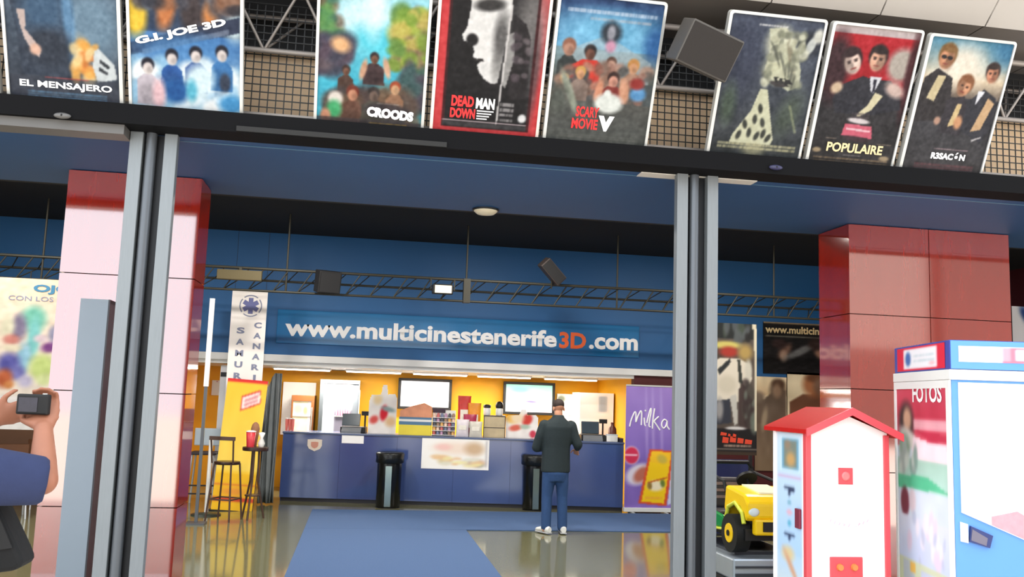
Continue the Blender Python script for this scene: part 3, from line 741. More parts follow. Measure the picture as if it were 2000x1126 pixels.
lcol(t, 'SAMUR', .10, 1.62-.66, .168, .115, TXTGREY)
lcol(t, 'CANARIA', .345, 1.62-.57, .156, .11, TXTGREY)

# yellow leaning sausage stand
def board_pt(px, py): return at_y(px, py, 13.2)
b0 = at_z(447, 992, 0.0); Yy = 13.5
q0, q1, q2, q3 = at_y(409, 990, Yy), at_y(481, 992, Yy), at_y(516, 735, Yy), at_y(437, 733, Yy)
hh = q3.z-q0.z; wwid = q2.x-q3.x
t = thing('yellow_display_stand', 'tall yellow display stand with a red top edge and tilted white label', 'display stand', (q0.x+.02, Yy, 0.02))
t.rotation_euler = (math.radians(-2.5), math.radians(3.0), 0)
A = Art(40, 100, (250, 206, 66)).grad((252, 196, 60), (250, 216, 96), 0, .7).noise(3, 6).rect(0, 0, 1, .022, (216, 50, 50)).rect(0, .72, 1, 1, (244, 190, 40)).rect(0, .90, 1, .93, (206, 70, 50)).rect(0, .80, 1, .815, (220, 110, 60)).blob(.5, .86, .3, .03, (226, 130, 70), 0, .9, .6)
A.poly([(.40, .13), (.86, .07), (.88, .18), (.41, .245)], (206, 60, 60)).poly([(.43, .14), (.84, .085), (.855, .172), (.435, .23)], (252, 240, 236)).poly([(.47, .155), (.80, .11), (.80, .135), (.47, .18)], (206, 110, 120), .7).poly([(.47, .19), (.80, .145), (.80, .165), (.47, .212)], (206, 110, 120), .7)
obj('board', B().box(0, wwid, .004, .10, 0, hh), M('dark_board_edge', (60, 44, 34), 0.6), t)
sheet('print', A, wwid, hh, t, (0, 0, 0))
obj('foot', B().box(-.03, wwid+.03, -.05, .2, -.015, -.001), BLACK, t)

# bar table with cup, bar stool, rope post
f = at_z(490, 1012, 0.0)
tz = at_y(494, 872, f.y).z
t = thing('bar_table', 'round dark bar table holding a red cup in front of the yellow stand', 'table', (f.x, f.y, 0))
obj('top', B().lathe([(.17, tz-.05), (.175, tz-.02), (.17, tz)], n=24), M('dark_wood', (56, 36, 30), 0.35), t)
DKW = M('dark_bronze_metal', (88, 66, 56), 0.35, .3)
for k in range(3):
    a = math.radians(20+120*k)
    obj('leg', B().tube([(.05*math.cos(a), .05*math.sin(a), tz-.05), (.06*math.cos(a), .06*math.sin(a), .5), (.17*math.cos(a), .17*math.sin(a), .0)], .014), DKW, t)
obj('ring', B().lathe([(.10, .30), (.105, .31), (.10, .32)], n=20), DKW, t)
cup = thing('red_cup', 'red and white paper drink cup on the round bar table', 'cup', (f.x-.07, f.y-.02, tz))
A = Art(20, 20, (206, 40, 50))
obj('cup_wall', B().lathe([(.05, 0), (.065, .20), (.06, .20), (.047, .01)], n=20), M('red_paper_cup', (200, 52, 62), .4, 0, .25, 12), cup)
obj('lid', B().lathe([(.067, .201), (.067, .212), (.03, .222)], n=20), WHITE, cup)
nap = thing('napkin_bundle', 'crumpled white napkins beside the red cup on the bar table', 'napkins', (f.x+.07, f.y+.01, tz))
obj('paper', B().lathe([(.035, 0), (.05, .05), (.02, .12), (.045, .19), (.01, .20)], n=7), WHITE, nap)
snk = thing('snack_cone', 'brown snack cone behind the red cup on the bar table', 'snack', (f.x-.03, f.y+.09, tz))
obj('cone', B().lathe([(.03, 0), (.06, .24), (.045, .30), (.015, .33)], n=9), M('snack_brown', (150, 104, 74), .7, 0, .3, 20), snk)

f = at_z(436, 1015, 0.0)
def zat(px, py): return at_y(px, py, f.y).z
sz = zat(440, 900); bz = zat(425, 854)
t = thing('bar_stool', 'dark metal bar stool with a low back in front of the yellow stand', 'stool', (f.x, f.y, 0), math.radians(-20))
obj('seat', B().lathe([(.16, sz-.04), (.17, sz-.02), (.165, sz)], n=20), M('dark_wood', (56, 36, 30), 0.35), t)
for sx in (-1, 1):
    for sy in (-1, 1):
        obj('leg', B().tube([(sx*.12, sy*.12, sz-.03), (sx*.17, sy*.17, 0)], .013), DKW, t)
    obj('back_post', B().tube([(sx*.15, -.13, sz-.02), (sx*.16, -.18, bz)], .012), DKW, t)
obj('back_rail', B().bar((-.18, -.18, bz), (.18, -.18, bz), .03, .05), DKW, t)
obj('foot_ring', B().bar((-.155, -.155, .28), (.155, -.155, .28), .018).bar((-.155, .155, .28), (.155, .155, .28), .018).bar((-.155, -.155, .28), (-.155, .155, .28), .018).bar((.155, -.155, .28), (.155, .155, .28), .018), DKW, t)

f = at_z(402, 1005, 0.0); z1 = at_y(407, 852, f.y).z
t = thing('rope_post', 'white barrier post on a round dark base right of the left red column', 'barrier post', (f.x, f.y, 0))
obj('pole', B().cyl((0, 0, .03), (0, 0, z1), .027, n=16), WHITE, t)
obj('base', B().lathe([(.20, 0), (.20, .015), (.05, .035), (.03, .04)], n=24), M('dark_green_base', (52, 58, 50), .4), t)
f2 = at_z(385, 990, 0.0)
t = thing('pale_bar_chair', 'pale metal bar chair half hidden by the left red column', 'chair', (f2.x, f2.y+.3, 0))
for sx in (-1, 1):
    for sy in (-1, 1):
        obj('leg', B().tube([(sx*.15, sy*.15, .74), (sx*.2, sy*.2, 0)], .016), ALU, t)
obj('seat', B().box(-.19, .19, -.19, .19, .74, .78), M('dark_seat', (50, 40, 42), .5), t, bevel=.012)
obj('backrest', B().box(-.19, .19, .16, .20, .86, 1.12), M('pale_back', (190, 204, 214), .4), t, bevel=.012)
obj('stretcher', B().bar((-.19, -.19, .3), (.19, -.19, .3), .02).bar((-.19, -.18, .18), (.19, -.18, .18), .02), BLACK, t)
t = thing('light_panel_stand', 'thin white upright display strip beside the left red column', 'display panel', tuple(at_y(402, 760, 12.2))[:2]+(0,))
zz = at_y(402, 582, 12.2).z
obj('strip', B().box(-.03, .03, -.02, .02, 1.75, zz), WHITE, t)
obj('pole', B().box(-.02, .02, -.015, .015, .02, 1.75), GREYSTEEL, t)
obj('base', B().box(-.12, .12, -.12, .12, 0, .019), GREYSTEEL, t)

# folded grey curtain at the left end of the counter
b = B(); n = 40
pts = []
cx0, cx1 = at_y(513, 800, 14.3).x, at_y(547, 800, 14.3).x
zt = at_y(530, 728, 14.3).z
vs = []; fs = []
for i in range(n+1):
    u = i/n; x = cx0+(cx1-cx0)*u
    y = .05*math.sin(u*22)+.02*math.sin(u*51)
    top = zt-.42*max(0, 1-u*1.7)**1.3
    for j in range(9):
        v = j/8; vs.append((x+.03*math.sin(v*3+u*9)*v, 14.3+y*(.5+.7*v), .02+(top-.02)*(1-v)))
for i in range(n):
    for j in range(8):
        a = i*9+j; fs.append((a, a+9, a+10, a+1))
b.add(vs, fs, True)
cu = obj('grey_curtain', b, M('grey_cloth', (124, 130, 132), .8, 0, .12, 9))
so = cu.modifiers.new('thick', 'SOLIDIFY'); so.thickness = .006
tag(cu, 'gathered grey curtain hanging at the left end of the blue counter', 'curtain')

# ================================================================ COUNTER
CL, CR = Vector((-1.19, 14.75, 0)), Vector((4.2, 14.02, 0))
cd = (CR-CL).normalized(); cn = Vector((cd.y, -cd.x, 0))   # towards the customer
if cn.y > 0: cn = -cn
CLEN = (CR-CL).length; CA = math.atan2(cd.y, cd.x); CZ = 1.085
cnt = thing('snack_counter', 'long blue snack counter with a dark plinth under the web address sign', 'counter', tuple(CL), CA)
obj('carcass', B().box(0.01, CLEN-.01, .021, .05, .06, CZ-.03), M('carcass_dark', (30, 34, 60), .5), cnt)
for k in range(6):
    obj('front_panel', B().box(CLEN*k/6+(.0015 if k else 0), CLEN*(k+1)/6-(.0015 if k < 5 else 0), 0, .02, .06, CZ-.03), COUNTERBLUE, cnt)
obj('plinth', B().box(.02, CLEN-.02, .03, .09, 0, .059), M('dark_plinth', (40, 38, 44), .5), cnt)
obj('worktop', B().box(-.01, CLEN+.01, -.02, .62, CZ-.029, CZ), M('worktop_blue_grey', (84, 98, 132), .25), cnt, bevel=.005)
obj('end_panel', B().box(CLEN-.06, CLEN, .051, .6, 0, CZ+.06), M('dark_end_panel', (36, 34, 58), .4), cnt)
obj('end_panel', B().box(0, .05, .051, .6, 0, CZ-.031), COUNTERBLUE, cnt)
def on(px, py, off):                      # local (x along counter, z) of a pixel on the plane 'off' metres behind the front
    p = at_plane(px, py, CL - cn*off, cn); return (p-CL).dot(cd), p.z
def place(name, label, cat, px, off, group=None, z=CZ):
    x, _ = on(px, 845, off)
    p = CL + cd*x - cn*off
    return thing(name, label, cat, (p.x, p.y, z), CA, group)
def dims(px0, px1, py0, off):
    (x0, z0), (x1, _) = on(px0, py0, off), on(px1, py0, off); return x1-x0, z0-CZ
# shield emblem, paper and menu hung on the front
def hung(name, label, cat, x0, y0, x1, y1, art, mat=None):
    (xa, za), (xb, zb) = on(x0, y0, -.008), on(x1, y1, -.008)
    p = CL + cd*xa + cn*.008
    t = thing(name, label, cat, (p.x, p.y, zb), CA)
    obj('backing', B().box(0, xb-xa, .001, .006, 0, za-zb), mat or WHITE, t)
    sheet('print', art, xb-xa, za-zb, t, (0, 0, 0)); return t
A = Art(50, 30, (252, 250, 246)).noise(2, 5).rect(.04, .06, .96, .96, (255, 252, 246))
A.blob(.5, .35, .3, .2, (250, 226, 206), 0, 1, .8).blob(.78, .35, .14, .2, (206, 170, 130), 0, .9, .8).blob(.32, .32, .12, .1, (250, 206, 196), 0, .9).blob(.35, .75, .10, .12, (226, 206, 160), 0, .8).blob(.78, .78, .16, .12, (206, 176, 160), 0, .8).blob(.85, .85, .08, .08, (176, 176, 160), 0, .7).rect(.94, .1, .97, .9, (190, 186, 186)).lines(.05, .9, .86, .9, 1, (200, 190, 190), .6).specks(.15, .6, .9, .9, [(250, 240, 180), (240, 200, 150), (236, 236, 220)], 20, .08)
hung('menu_poster', 'large white menu poster with food pictures on the counter front', 'poster', 825, 851, 954, 918, A)
A = Art(12, 10, (250, 248, 246)).noise(3, 4)
hung('paper_notice', 'small blank white paper notice under the left cash register', 'notice', 668, 849, 710, 866, A)
(xa, za), (xb, zb) = on(601, 856, -.008), on(628, 881, -.008)
p = CL+cd*xa+cn*.008; W_, H_ = xb-xa, za-zb
t = thing('shield_emblem', 'small cream shield emblem on the left part of the blue counter front', 'emblem', (p.x, p.y, zb), CA)
shp = [(0, .45*H_), (.12*W_, .2*H_), (.5*W_, 0), (.88*W_, .2*H_), (W_, .45*H_), (W_, .95*H_), (.5*W_, H_), (0, .95*H_)]
obj('plate', B().prism(shp, 0, .005), M('cream_shield', (236, 222, 206), .5), t)
obj('badge', B().prism([(.25*W_+.5*W_*x/W_, .22*H_+.55*z) for x, z in shp], -.003, -.001), M('shield_red', (214, 150, 130), .5), t)

# cash registers
def register(label, px, s=1.0):
    t = place('cash_register', label, 'cash register', px, .25, 'cash registers on the counter')
    obj('base', B().box(-.2*s, .2*s, -.1, .2, .0, .1), BLACK, t, bevel=.01)
    obj('screen', B().box(-.19*s, .1*s, -.02, .02, .11, .31, R=Euler((-.25, 0, 0)).to_matrix(), c=(0, 0, .11)), M('dark_screen', (62, 74, 84), .2), t, bevel=.006)
    obj('keyboard', B().prismx([(-.18, .0), (-.101, .0), (-.101, .09), (-.18, .03)], -.17*s, .14*s), M('grey_keys', (120, 124, 130), .5), t)
    obj('customer_display', B().box(.11*s, .24*s, .06, .1, .28, .35).cyl((.17*s, .08, .1), (.17*s, .08, .28), .015), BLACK, t)
    return t
register('black cash register at the left end of the counter above the paper notice', 690)
register('black cash register at the right end of the counter beside the man', 1158)

# cardboard stands with a red figure
def standee(label, px0, px1, py, seed, off=.3):
    w, h = dims(px0, px1, py, off)
    t = place('cardboard_standee', label, 'standee', px0, off, 'white and red cardboard standees on the counter')
    A = Art(30, 44, (250, 244, 238)).noise(4, 6)
    if seed == 1:
        A.blob(.55, .58, .14, .16, (220, 40, 56), 10, .5).blob(.2, .72, .16, .08, (224, 90, 84), -20, .7).blob(.7, .5, .25, .05, (150, 170, 170), 10, .7).blob(.8, .75, .2, .1, (236, 196, 150), 0, .9).blob(.3, .3, .15, .1, (246, 220, 170), 0, .9)
    else:
        A.blob(.66, .35, .16, .2, (216, 70, 60), 10, .5).blob(.2, .3, .2, .18, (246, 186, 70), 0, .8).blob(.35, .3, .2, .2, (250, 226, 190), 0, .8).blob(.3, .65, .2, .1, (226, 110, 90), -30, .7).blob(.85, .85, .1, .13, (214, 70, 90), 0, .3).blob(.6, .6, .15, .08, (180, 200, 180), 0, .8)
    shape = [(0, 0), (w, 0), (w, h*.72), (w*.92, h*.82), (w*.66, h*.80), (w*.62, h), (w*.48, h), (w*.42, h*.8), (w*.08, h*.78), (0, h*.66)]
    obj('card', B().prism(shape, .004, .012), WHITE, t)
    me = A.mesh('print', w, h)
    bm = bmesh.new(); bm.from_mesh(me)
    def outside(fc):
        c = fc.calc_center_median(); x, z = c.x, c.z; ins = False
        for i in range(len(shape)):
            (xa_, za_), (xb_, zb_) = shape[i], shape[(i+1) % len(shape)]
            if (za_ > z) != (zb_ > z) and x < (xb_-xa_)*(z-za_)/(zb_-za_)+xa_: ins = not ins
        return not ins
    bmesh.ops.delete(bm, geom=[fc for fc in bm.faces if outside(fc)], context='FACES')
    bm.to_mesh(me); bm.free()
    obj('print', me, PRINT, t, (0, 0, 0))
    obj('easel', B().prismx([(.012, 0), (.16, 0), (.012, h*.6)], w*.45, w*.55), BEIGE, t)
    return t
standee('white cardboard standee with a red figure right of the left cash register', 718, 772, 750, 1)
standee('white cardboard standee with orange and red shapes left of the man', 987, 1050, 798, 2)

# yellow snack box under the left screen
w, h = dims(778, 841, 783, .2)
t = place('snack_display_box', 'snack display box with yellow base and blue stripe under the left menu screen', 'display box', 778, .2)
obj('tray', B().box(0, w, 0, .25, 0, h*.30), M('yellow_card', (236, 216, 70), .5), t)
obj('stripe', B().box(0, w, .0, .25, h*.301, h*.40).box(0, w, .0, .25, h*.47, h*.53), M('blue_card', (84, 124, 156), .5), t)
obj('white_band', B().box(0, w, .0, .25, h*.401, h*.469), WHITE, t)
obj('back_card', B().prism([(0, h*.531), (w, h*.531), (w, h*.86), (w*.75, h*.97), (w*.35, h*.86), (0, h*.72)], .1, .12), M('orange_card', (238, 158, 120), .5, 0, .25, 9), t)
# candy rack: rows of sweets
w, h = dims(843, 888, 800, .22)
t = place('candy_rack', 'white rack with rows of small coloured sweets in the middle of the counter', 'rack', 843, .22)
obj('back', B().box(0, w, .10, .12, 0, h), WHITE, t)
cols = [(206, 110, 110), (160, 130, 110), (120, 130, 160), (230, 180, 110), (190, 150, 180), (240, 210, 190), (90, 90, 100)]
sm = {c: M('sweet_%d_%d_%d' % c, c, .4) for c in cols}
obj('header', B().box(0, w*.55, .085, .099, h*.90, h*1.06), M('dark_header', (60, 40, 56), .5), t)
for r in range(5):
    z = h*(.04+.17*r)
    obj('shelf', B().box(0, w, 0, .1, z-.008, z), WHITE, t)
    for k in range(6):
        xk = w*(.09+.165*k)
        obj('sweet', B().lathe([(.022, 0), (.026, .04), (.016, .065), (.004, .07)], (0, 0, 0), 8), sm[cols[(r*3+k*2) % 7]], t, (xk, .045, z))
# crisps bags
cpal = [((214, 60, 50), 892, 772, 'red'), ((240, 150, 40), 912, 786, 'orange'), ((176, 40, 80), 904, 808, 'crimson'), ((236, 226, 230), 890, 818, 'white'), ((220, 214, 200), 916, 822, 'pale')]
for i, (c, px, py, nm) in enumerate(cpal):
    offs = .32-.05*i
    w, h = dims(px, px+26, py, offs)
    t = place('crisps_bag', '%s crisps bag in the clump of snack bags right of the candy rack' % nm, 'snack bag', px+13, offs, 'snack bags in the middle of the counter')
    b = B(); n = 8
    b.loft([(Vector((0, 0, z*h)), Vector((w*.5*wf, 0, 0)), Vector((0, .03*df+.003, 0))) for z, wf, df in ((0, 1, .1), (.08, .98, .5), (.3, .94, 1), (.7, .94, 1), (.92, .98, .5), (1, 1, .1))], 14)
    obj('bag', b, M('bag_'+nm, c, .3, 0, .2, 14), t)
    obj('label', B().box(-w*.28, w*.28, -.037, -.034, h*.4, h*.66), M('bag_label', (250, 236, 220), .4, 0, .2, 20), t)
t = place('paper_tube', 'thin upright cream tube standing on the counter beside the brown case', 'tube', 936, .15)
obj('tube', B().cyl((0, 0, 0), (0, 0, .22), .012), M('cream_tube', (240, 206, 160), .4), t)
# tan glass case with white jar and dark lid
w, h = dims(945, 985, 812, .25)
t = place('pastry_case', 'small tan glass pastry case left of the second standee', 'display case', 945, .25)
obj('case', B().box(0, w, 0, .25, 0, h), M('tan_glass', (190, 170, 130), .15, 0, .25, 8), t)
obj('frame', B().box(-.012, 0, -.01, .26, 0, h).box(w, w+.012, -.01, .26, 0, h).box(-.012, w+.012, -.01, .26, h, h+.015), M('case_frame', (70, 56, 44), .4), t)
obj('shelf', B().box(.0, w, -.008, -.001, h*.45, h*.48), M('case_frame', (70, 56, 44), .4), t)
ct = t
for (px, dz, nm, lb) in ((951, 0, 'white', 'white jar with flat dark lid on the pastry case'), (975, 0, 'grey', 'pale jar with round dark lid on the pastry case')):
    x, _ = on(px, 810, .36); p = CL+cd*x-cn*.36
    j = thing('jar', lb, 'jar', (p.x, p.y, CZ+h+.015), CA, 'jars on the pastry case')
    obj('glass', B().lathe([(.05, 0), (.06, .02), (.06, .1), (.05, .12)], n=16), WHITE, j)
    obj('lid', B().lathe([(.062, .121), (.064, .16), (.03, .175)] if nm == 'white' else [(.06, .121), (.07, .16), (.05, .21), (.02, .23)], n=16), BLACK, j)
# brown bottle group and card box right of the right register
t = place('brown_dispenser', 'dark red brown dispenser at the right end of the counter', 'dispenser', 1196, .44)
obj('body', B().lathe([(.07, 0), (.075, .05), (.065, .2), (.03, .25), (.03, .3)], n=14), M('brown_glass', (110, 56, 44), .25), t)
obj('tap', B().box(-.015, .015, -.11, -.06, .06, .09), BLACK, t)
t = place('white_card_box', 'small white card box at the right end of the counter', 'box', 1196, .12)
obj('box', B().box(-.09, .09, 0, .14, 0, .10), WHITE, t, bevel=.004)
obj('lid', B().box(-.092, .092, -.003, .143, .101, .115), M('pale_blue_card', (200, 212, 222), .5), t)
# striped cups at the left end, dark dispenser above
w, h = dims(557, 573, 818, .3)
for k in range(3):
    t = place('striped_cup_stack', '%s of the red striped cup stacks at the left end of the counter' % ('leftmost', 'middle one', 'rightmost')[k], 'cups', 559+k*6, .3, 'red striped cup stacks')
    obj('stack', B().lathe([(.018, 0), (.024, h*.5), (.026, h), (.02, h+.005)], n=10), M('striped_cup', (226, 110, 100), .5, 0, .5, 2.5, stretch=(60, 60, 1)), t)
    obj('rim', B().lathe([(.027, h+.0055), (.028, h+.018), (.02, h+.02)], n=10), WHITE, t)

# ---------------------------------------------------------------- back wall behind the counter
YBK = 16.84
def wallbox(px0, py0, px1, py1, Y):
    a, b_ = at_y(px0, py0, Y), at_y(px1, py1, Y); return a.x, b_.x, b_.z, a.z
def menu_screen(label, px0, py0, px1, py1, art, Y=16.6):
    x0, x1, z0, z1 = wallbox(px0, py0, px1, py1, Y)
    t = thing('menu_screen', label, 'screen', (x0, Y, z0), 0, 'wall screens behind the counter'); W, H = x1-x0, z1-z0; f = .05
    obj('bezel', B().box(0, W, 0, .05, 0, f).box(0, W, 0, .05, H-f, H).box(0, f, 0, .05, f, H-f).box(W-f, W, 0, .05, f, H-f), BLACK, t, bevel=.006)
    obj('housing', B().box(.02, W-.02, .03, .09, .02, H-.02), BLACK, t)
    sheet('picture', art, W-2*f, H-2*f, t, (f, .02, f), mat=SCREEN)
    obj('bracket', B().box(W*.4, W*.6, .09, YBK-Y, H*.4, H*.6), DARKSTEEL, t)
    return t
A = Art(40, 30, (238, 242, 250)).noise(4, 6).blob(.3, .4, .14, .16, (206, 210, 236), 0, .9, .7).blob(.56, .32, .04, .07, (150, 160, 170), 0, .7, .7).blob(.5, .9, .4, .08, (246, 226, 206), 0, .9).lines(.3, .7, .03, .09, 1, (180, 184, 196), .8).lines(.2, .5, .2, .5, 4, (190, 200, 220), .4)
menu_screen('wide menu screen with a white picture left of the snack bags', 779, 737, 881, 801, A)
A = Art(40, 30, (240, 244, 246)).grad((150, 214, 200), (206, 236, 226), 0, .42).noise(6, 8).blob(.55, .62, .16, .045, (110, 100, 150), 4, .6).blob(.3, .2, .2, .12, (110, 190, 190), 0, .9, .7).blob(.75, .2, .25, .1, (160, 224, 180), 0, .9, .7).blob(.8, .95, .5, .1, (250, 228, 236), 0, 1)
menu_screen('wide menu screen with a green and white picture behind the man', 984, 744, 1083, 811, A)
x0, x1, z0, z1 = wallbox(1089, 768, 1162, 862, 16.75)
t = thing('price_board', 'white price board on the yellow wall right of the man', 'board', (x0, 16.78, z0))
A = Art(40, 44, (255, 252, 246)).blob(.1, .1, .1, .07, (150, 160, 140), 0, .5).lines(.3, .95, .42, .62, 2, (150, 146, 170), .7).lines(.4, .9, .66, .95, 4, (196, 192, 206), .6).blob(.62, .5, .12, .05, (120, 120, 140), 0, .7, .7)
obj('board', B().box(0, x1-x0, .001, .05, 0, z1-z0), WHITE, t, bevel=.004)
sheet('print', A, x1-x0-.02, z1-z0-.02, t, (.01, -.001, .01), mat=SCREEN)  # plain board print given a glow in place of bar light
obj('edge', B().box(x1-x0, x1-x0+.02, 0, .05, 0, z1-z0), M('brown_edge', (180, 120, 70), .5), t)
# right lit cabinet, left fridges
def fridge(name, label, px0, py0, px1, Y, shell, glow, glass0, art, extra=None):
    x0, x1, _, z1 = wallbox(px0, py0, px1, py0, Y)
    W = x1-x0; D = YBK-Y-.02
    t = thing(name, label, 'fridge', (x0, Y, 0))
    obj('cabinet', B().box(0, W, .03, D, 0.02, z1), shell, t)
    obj('plinth', B().box(.02, W-.02, .05, D-.02, 0, .019), BLACK, t)
    gx0, gx1, gz0, gz1 = [glass0[0]*W, glass0[1]*W, glass0[2]*z1, glass0[3]*z1]
    obj('door_frame', B().box(0, W, 0, .029, .05, gz0).box(0, W, 0, .029, gz1, z1).box(0, gx0, 0, .029, gz0, gz1).box(gx1, W, 0, .029, gz0, gz1), shell, t, bevel=.004)
    sheet('lit_interior', art, gx1-gx0, gz1-gz0, t, (gx0, .028, gz0), mat=SCREEN)
    obj('handle', B().cyl((gx1+.02, -.03, gz0+.1), (gx1+.02, -.03, gz1-.1), .01, n=8), ALU, t)
    return t, gx0, gx1, gz0, gz1
A = Art(30, 50, (246, 236, 196)).noise(6, 7).blob(.3, .12, .25, .08, (240, 200, 150), 0, .8).blob(.7, .15, .12, .07, (180, 180, 120), 0, .7).rect(.0, .3, 1, .33, (226, 220, 190)).rect(.0, .6, 1, .63, (226, 220, 180)).blob(.3, .85, .3, .08, (226, 206, 140), 0, .9).rect(.86, 0, 1, 1, (255, 252, 246))
t, gx0, gx1, gz0, gz1 = fridge('drinks_cooler', 'drinks cooler with a lit yellow interior and brown frame at the far left', 570, 771, 615, 16.1, M('brown_cooler_shell', (150, 92, 50), .4), None, (.08, .86, .3, .94), A)
cm = M('bottle_amber', (206, 150, 80), .25); cw = M('bottle_white', (240, 236, 226), .3)
bt = B().lathe([(.028, 0), (.03, .13), (.012, .17), (.012, .21)], n=8).mesh('bottle')
for r in range(4):
    zz = gz0+.04+(gz1-gz0)*.24*r
    obj('shelf', B().box(gx0, gx1, .01, .027, zz-.01, zz), ALU, t)
A = Art(30, 50, (250, 250, 252)).noise(2, 5).rect(.0, .36, .34, 1, (206, 214, 220)).rect(.34, .36, .82, 1, (120, 116, 130)).rect(.34, .66, .82, .70, (250, 246, 246)).rect(.34, .70, .82, 1, (96, 78, 76)).rect(.82, .0, 1, 1, (110, 116, 122))
t, gx0, gx1, gz0, gz1 = fridge('tall_drinks_fridge', 'tall grey framed fridge with pink bottles behind the left cash register', 626, 740, 704, 16.0, M('dark_grey_shell', (92, 98, 102), .4), None, (.1, .97, .3, .965), A)
pk = M('pink_bottle', (226, 150, 176), .3)
zs_ = at_y(660, 811, 16.0).z
obj('shelf', B().box(gx0+(gx1-gx0)*.34, gx0+(gx1-gx0)*.82, -.0, .027, zs_-.02, zs_), WHITE, t)
for k in range(6):
    obj('pink_bottle', B().lathe([(.018, 0), (.02, .12), (.008, .17), (.008, .22)], n=8), pk, t, (gx0+(gx1-gx0)*(.40+.07*k), .008, zs_))
x0, x1, z0, z1 = wallbox(1196, 768, 1224, 862, 15.6)
A = Art(20, 50, (255, 250, 246)).rect(.55, .05, .8, .32, (176, 186, 196)).blob(.8, .8, .5, .3, (255, 226, 220), 0, 1)
t = thing('lit_side_cabinet', 'bright white cabinet at the right end of the snack bar', 'cabinet', (min(x0, 3.85), 15.6, 0))
obj('cabinet', B().box(0, .62, .002, .6, 0.02, z1), WHITE, t)
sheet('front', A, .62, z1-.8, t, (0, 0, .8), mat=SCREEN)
obj('foot', B().box(.02, .60, .02, .58, 0, .019), BLACK, t)
x0, x1, z0, z1 = wallbox(553, 745, 611, 850, 16.7)
t = thing('white_wall_panel', 'white panel with a curved orange top behind the drinks cooler', 'panel', (x0, 16.8, z0))
A = Art(30, 44, (255, 252, 244)).blob(.75, .42, .2, .12, (246, 206, 150), 0, .9)
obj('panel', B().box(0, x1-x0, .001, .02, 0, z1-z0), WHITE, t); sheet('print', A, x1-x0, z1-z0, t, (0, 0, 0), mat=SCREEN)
x0, x1, z0, z1 = wallbox(403, 741, 421, 772, 16.2)
t = thing('white_notice', 'square white notice on the orange wall left of the yellow stand', 'notice', (x0, 16.83, z0))
obj('sheet', B().box(0, x1-x0, 0, .012, 0, z1-z0), WHITE, t); obj('pin', B().ball(((x1-x0)/2, -.004, z1-z0-.02), .01, 8, 6), RED, t)
x0, x1, z0, z1 = wallbox(424, 700, 452, 905, 14.2); z1 = 2.09
t = thing('white_cabinet', 'narrow white cabinet with a dark stripe behind the white banner', 'cabinet', (x0, 14.6, 0))
obj('carcass', B().box(0, .42, .02, .5, .03, z1), WHITE, t); obj('door', B().box(.01, .41, 0, .019, .05, z1-.02), M('pale_door', (222, 222, 226), .4), t)
obj('stripe', B().box(0.01, .41, -.006, -.001, z1-.18, z1-.11), DARKSTEEL, t); obj('foot', B().box(.02, .4, .04, .48, 0, .029), BLACK, t)

# fluorescent lamps under the bar ceiling: real tubes that light the bar
def lamp(px, L, label, Y=15.4):
    x = at_y(px, 728, Y).x
    t = thing('fluorescent_lamp', label, 'lamp', (x, Y, 2.119), 0, 'fluorescent lamps over the snack bar')
    obj('housing', B().box(-L/2, L/2, -.09, .09, -.03, 0), WHITE, t)
    obj('diffuser', B().box(-L/2+.02, L/2-.02, -.08, .08, -.05, -.031), LAMPMAT, t)
for px, lab in ((590, 'leftmost'), (730, 'second from the left'), (860, 'middle'), (985, 'fourth from the left'), (1115, 'rightmost')):
    lamp(px, .95, '%s of the white fluorescent lamps over the snack bar' % lab)
for i, xx in enumerate((-.4, 1.3, 3.0)):
    ld = bpy.data.lights.new('bar_light', 'AREA'); ld.shape = 'RECTANGLE'; ld.size = 1.2; ld.size_y = .25; ld.energy = 66; ld.color = (1, .95, .86)
    lo = bpy.data.objects.new('bar_light', ld); COL.objects.link(lo); lo.location = (xx, 15.75, 2.05)

# purple chocolate banner
p0, p1 = at_z(1218, 1000, 0), at_z(1312, 1002, 0)
Yp = 13.85; p0, p1 = at_y(1219, 990, Yp), at_y(1317, 990, Yp); zt = at_y(1222, 751, Yp).z
W = p1.x-p0.x
t = thing('purple_banner', 'purple roll-up banner with a white script name and yellow bar, right of the counter', 'banner', (p0.x, Yp, 0))
A = Art(56, 140, (132, 104, 184)).grad((156, 128, 200), (116, 92, 176), 0, .8).noise(4, 6)
for uu in (.42, .55, .72): A.blob(uu, .3, .03, .3, (186, 166, 220), -3, 1, .5)
A.blob(.13, .575, .155, .075, (226, 206, 220), 0, .2).blob(.13, .575, .14, .068, (206, 50, 84), 0, .2).rect(.0, .568, .25, .58, (240, 190, 206))
A.blob(.28, .73, .26, .085, (224, 216, 230), -10, .4).blob(.33, .73, .16, .055, (190, 110, 90), -20, .6)
A.poly([(.49, .52), (.99, .53), (.84, .985), (.28, .965)], (220, 84, 50)).poly([(.53, .535), (.93, .543), (.79, .965), (.34, .95)], (252, 208, 30)).poly([(.53, .535), (.93, .543), (.90, .64), (.50, .63)], (250, 190, 60), .5)
A.poly([(.95, .60), (1, .60), (1, .95), (.86, .98)], (206, 214, 240)).blob(.74, .60, .1, .035, (190, 176, 90), 10, .6, .7).blob(.62, .82, .16, .045, (250, 236, 200), 0, .6).blob(.50, .82, .05, .03, (150, 120, 60), 30, .6).blob(.76, .80, .05, .03, (110, 130, 60), 30, .6).poly([(.46, .79), (.85, .745), (.85, .757), (.46, .802)], (200, 100, 40)).lines(.4, .76, .90, .94, 1, (246, 170, 60), .7)
sheet('print', A, W, zt-.10, t, (0, 0, .085))
obj('cassette', B().box(-.01, W+.01, -.04, .06, .02, .085), M('white_metal_trim', (228, 228, 226), 0.4, 0, .03), t, bevel=.006)
obj('top_rail', B().box(0, W, -.008, .012, zt-.015, zt+.01), ALU, t)
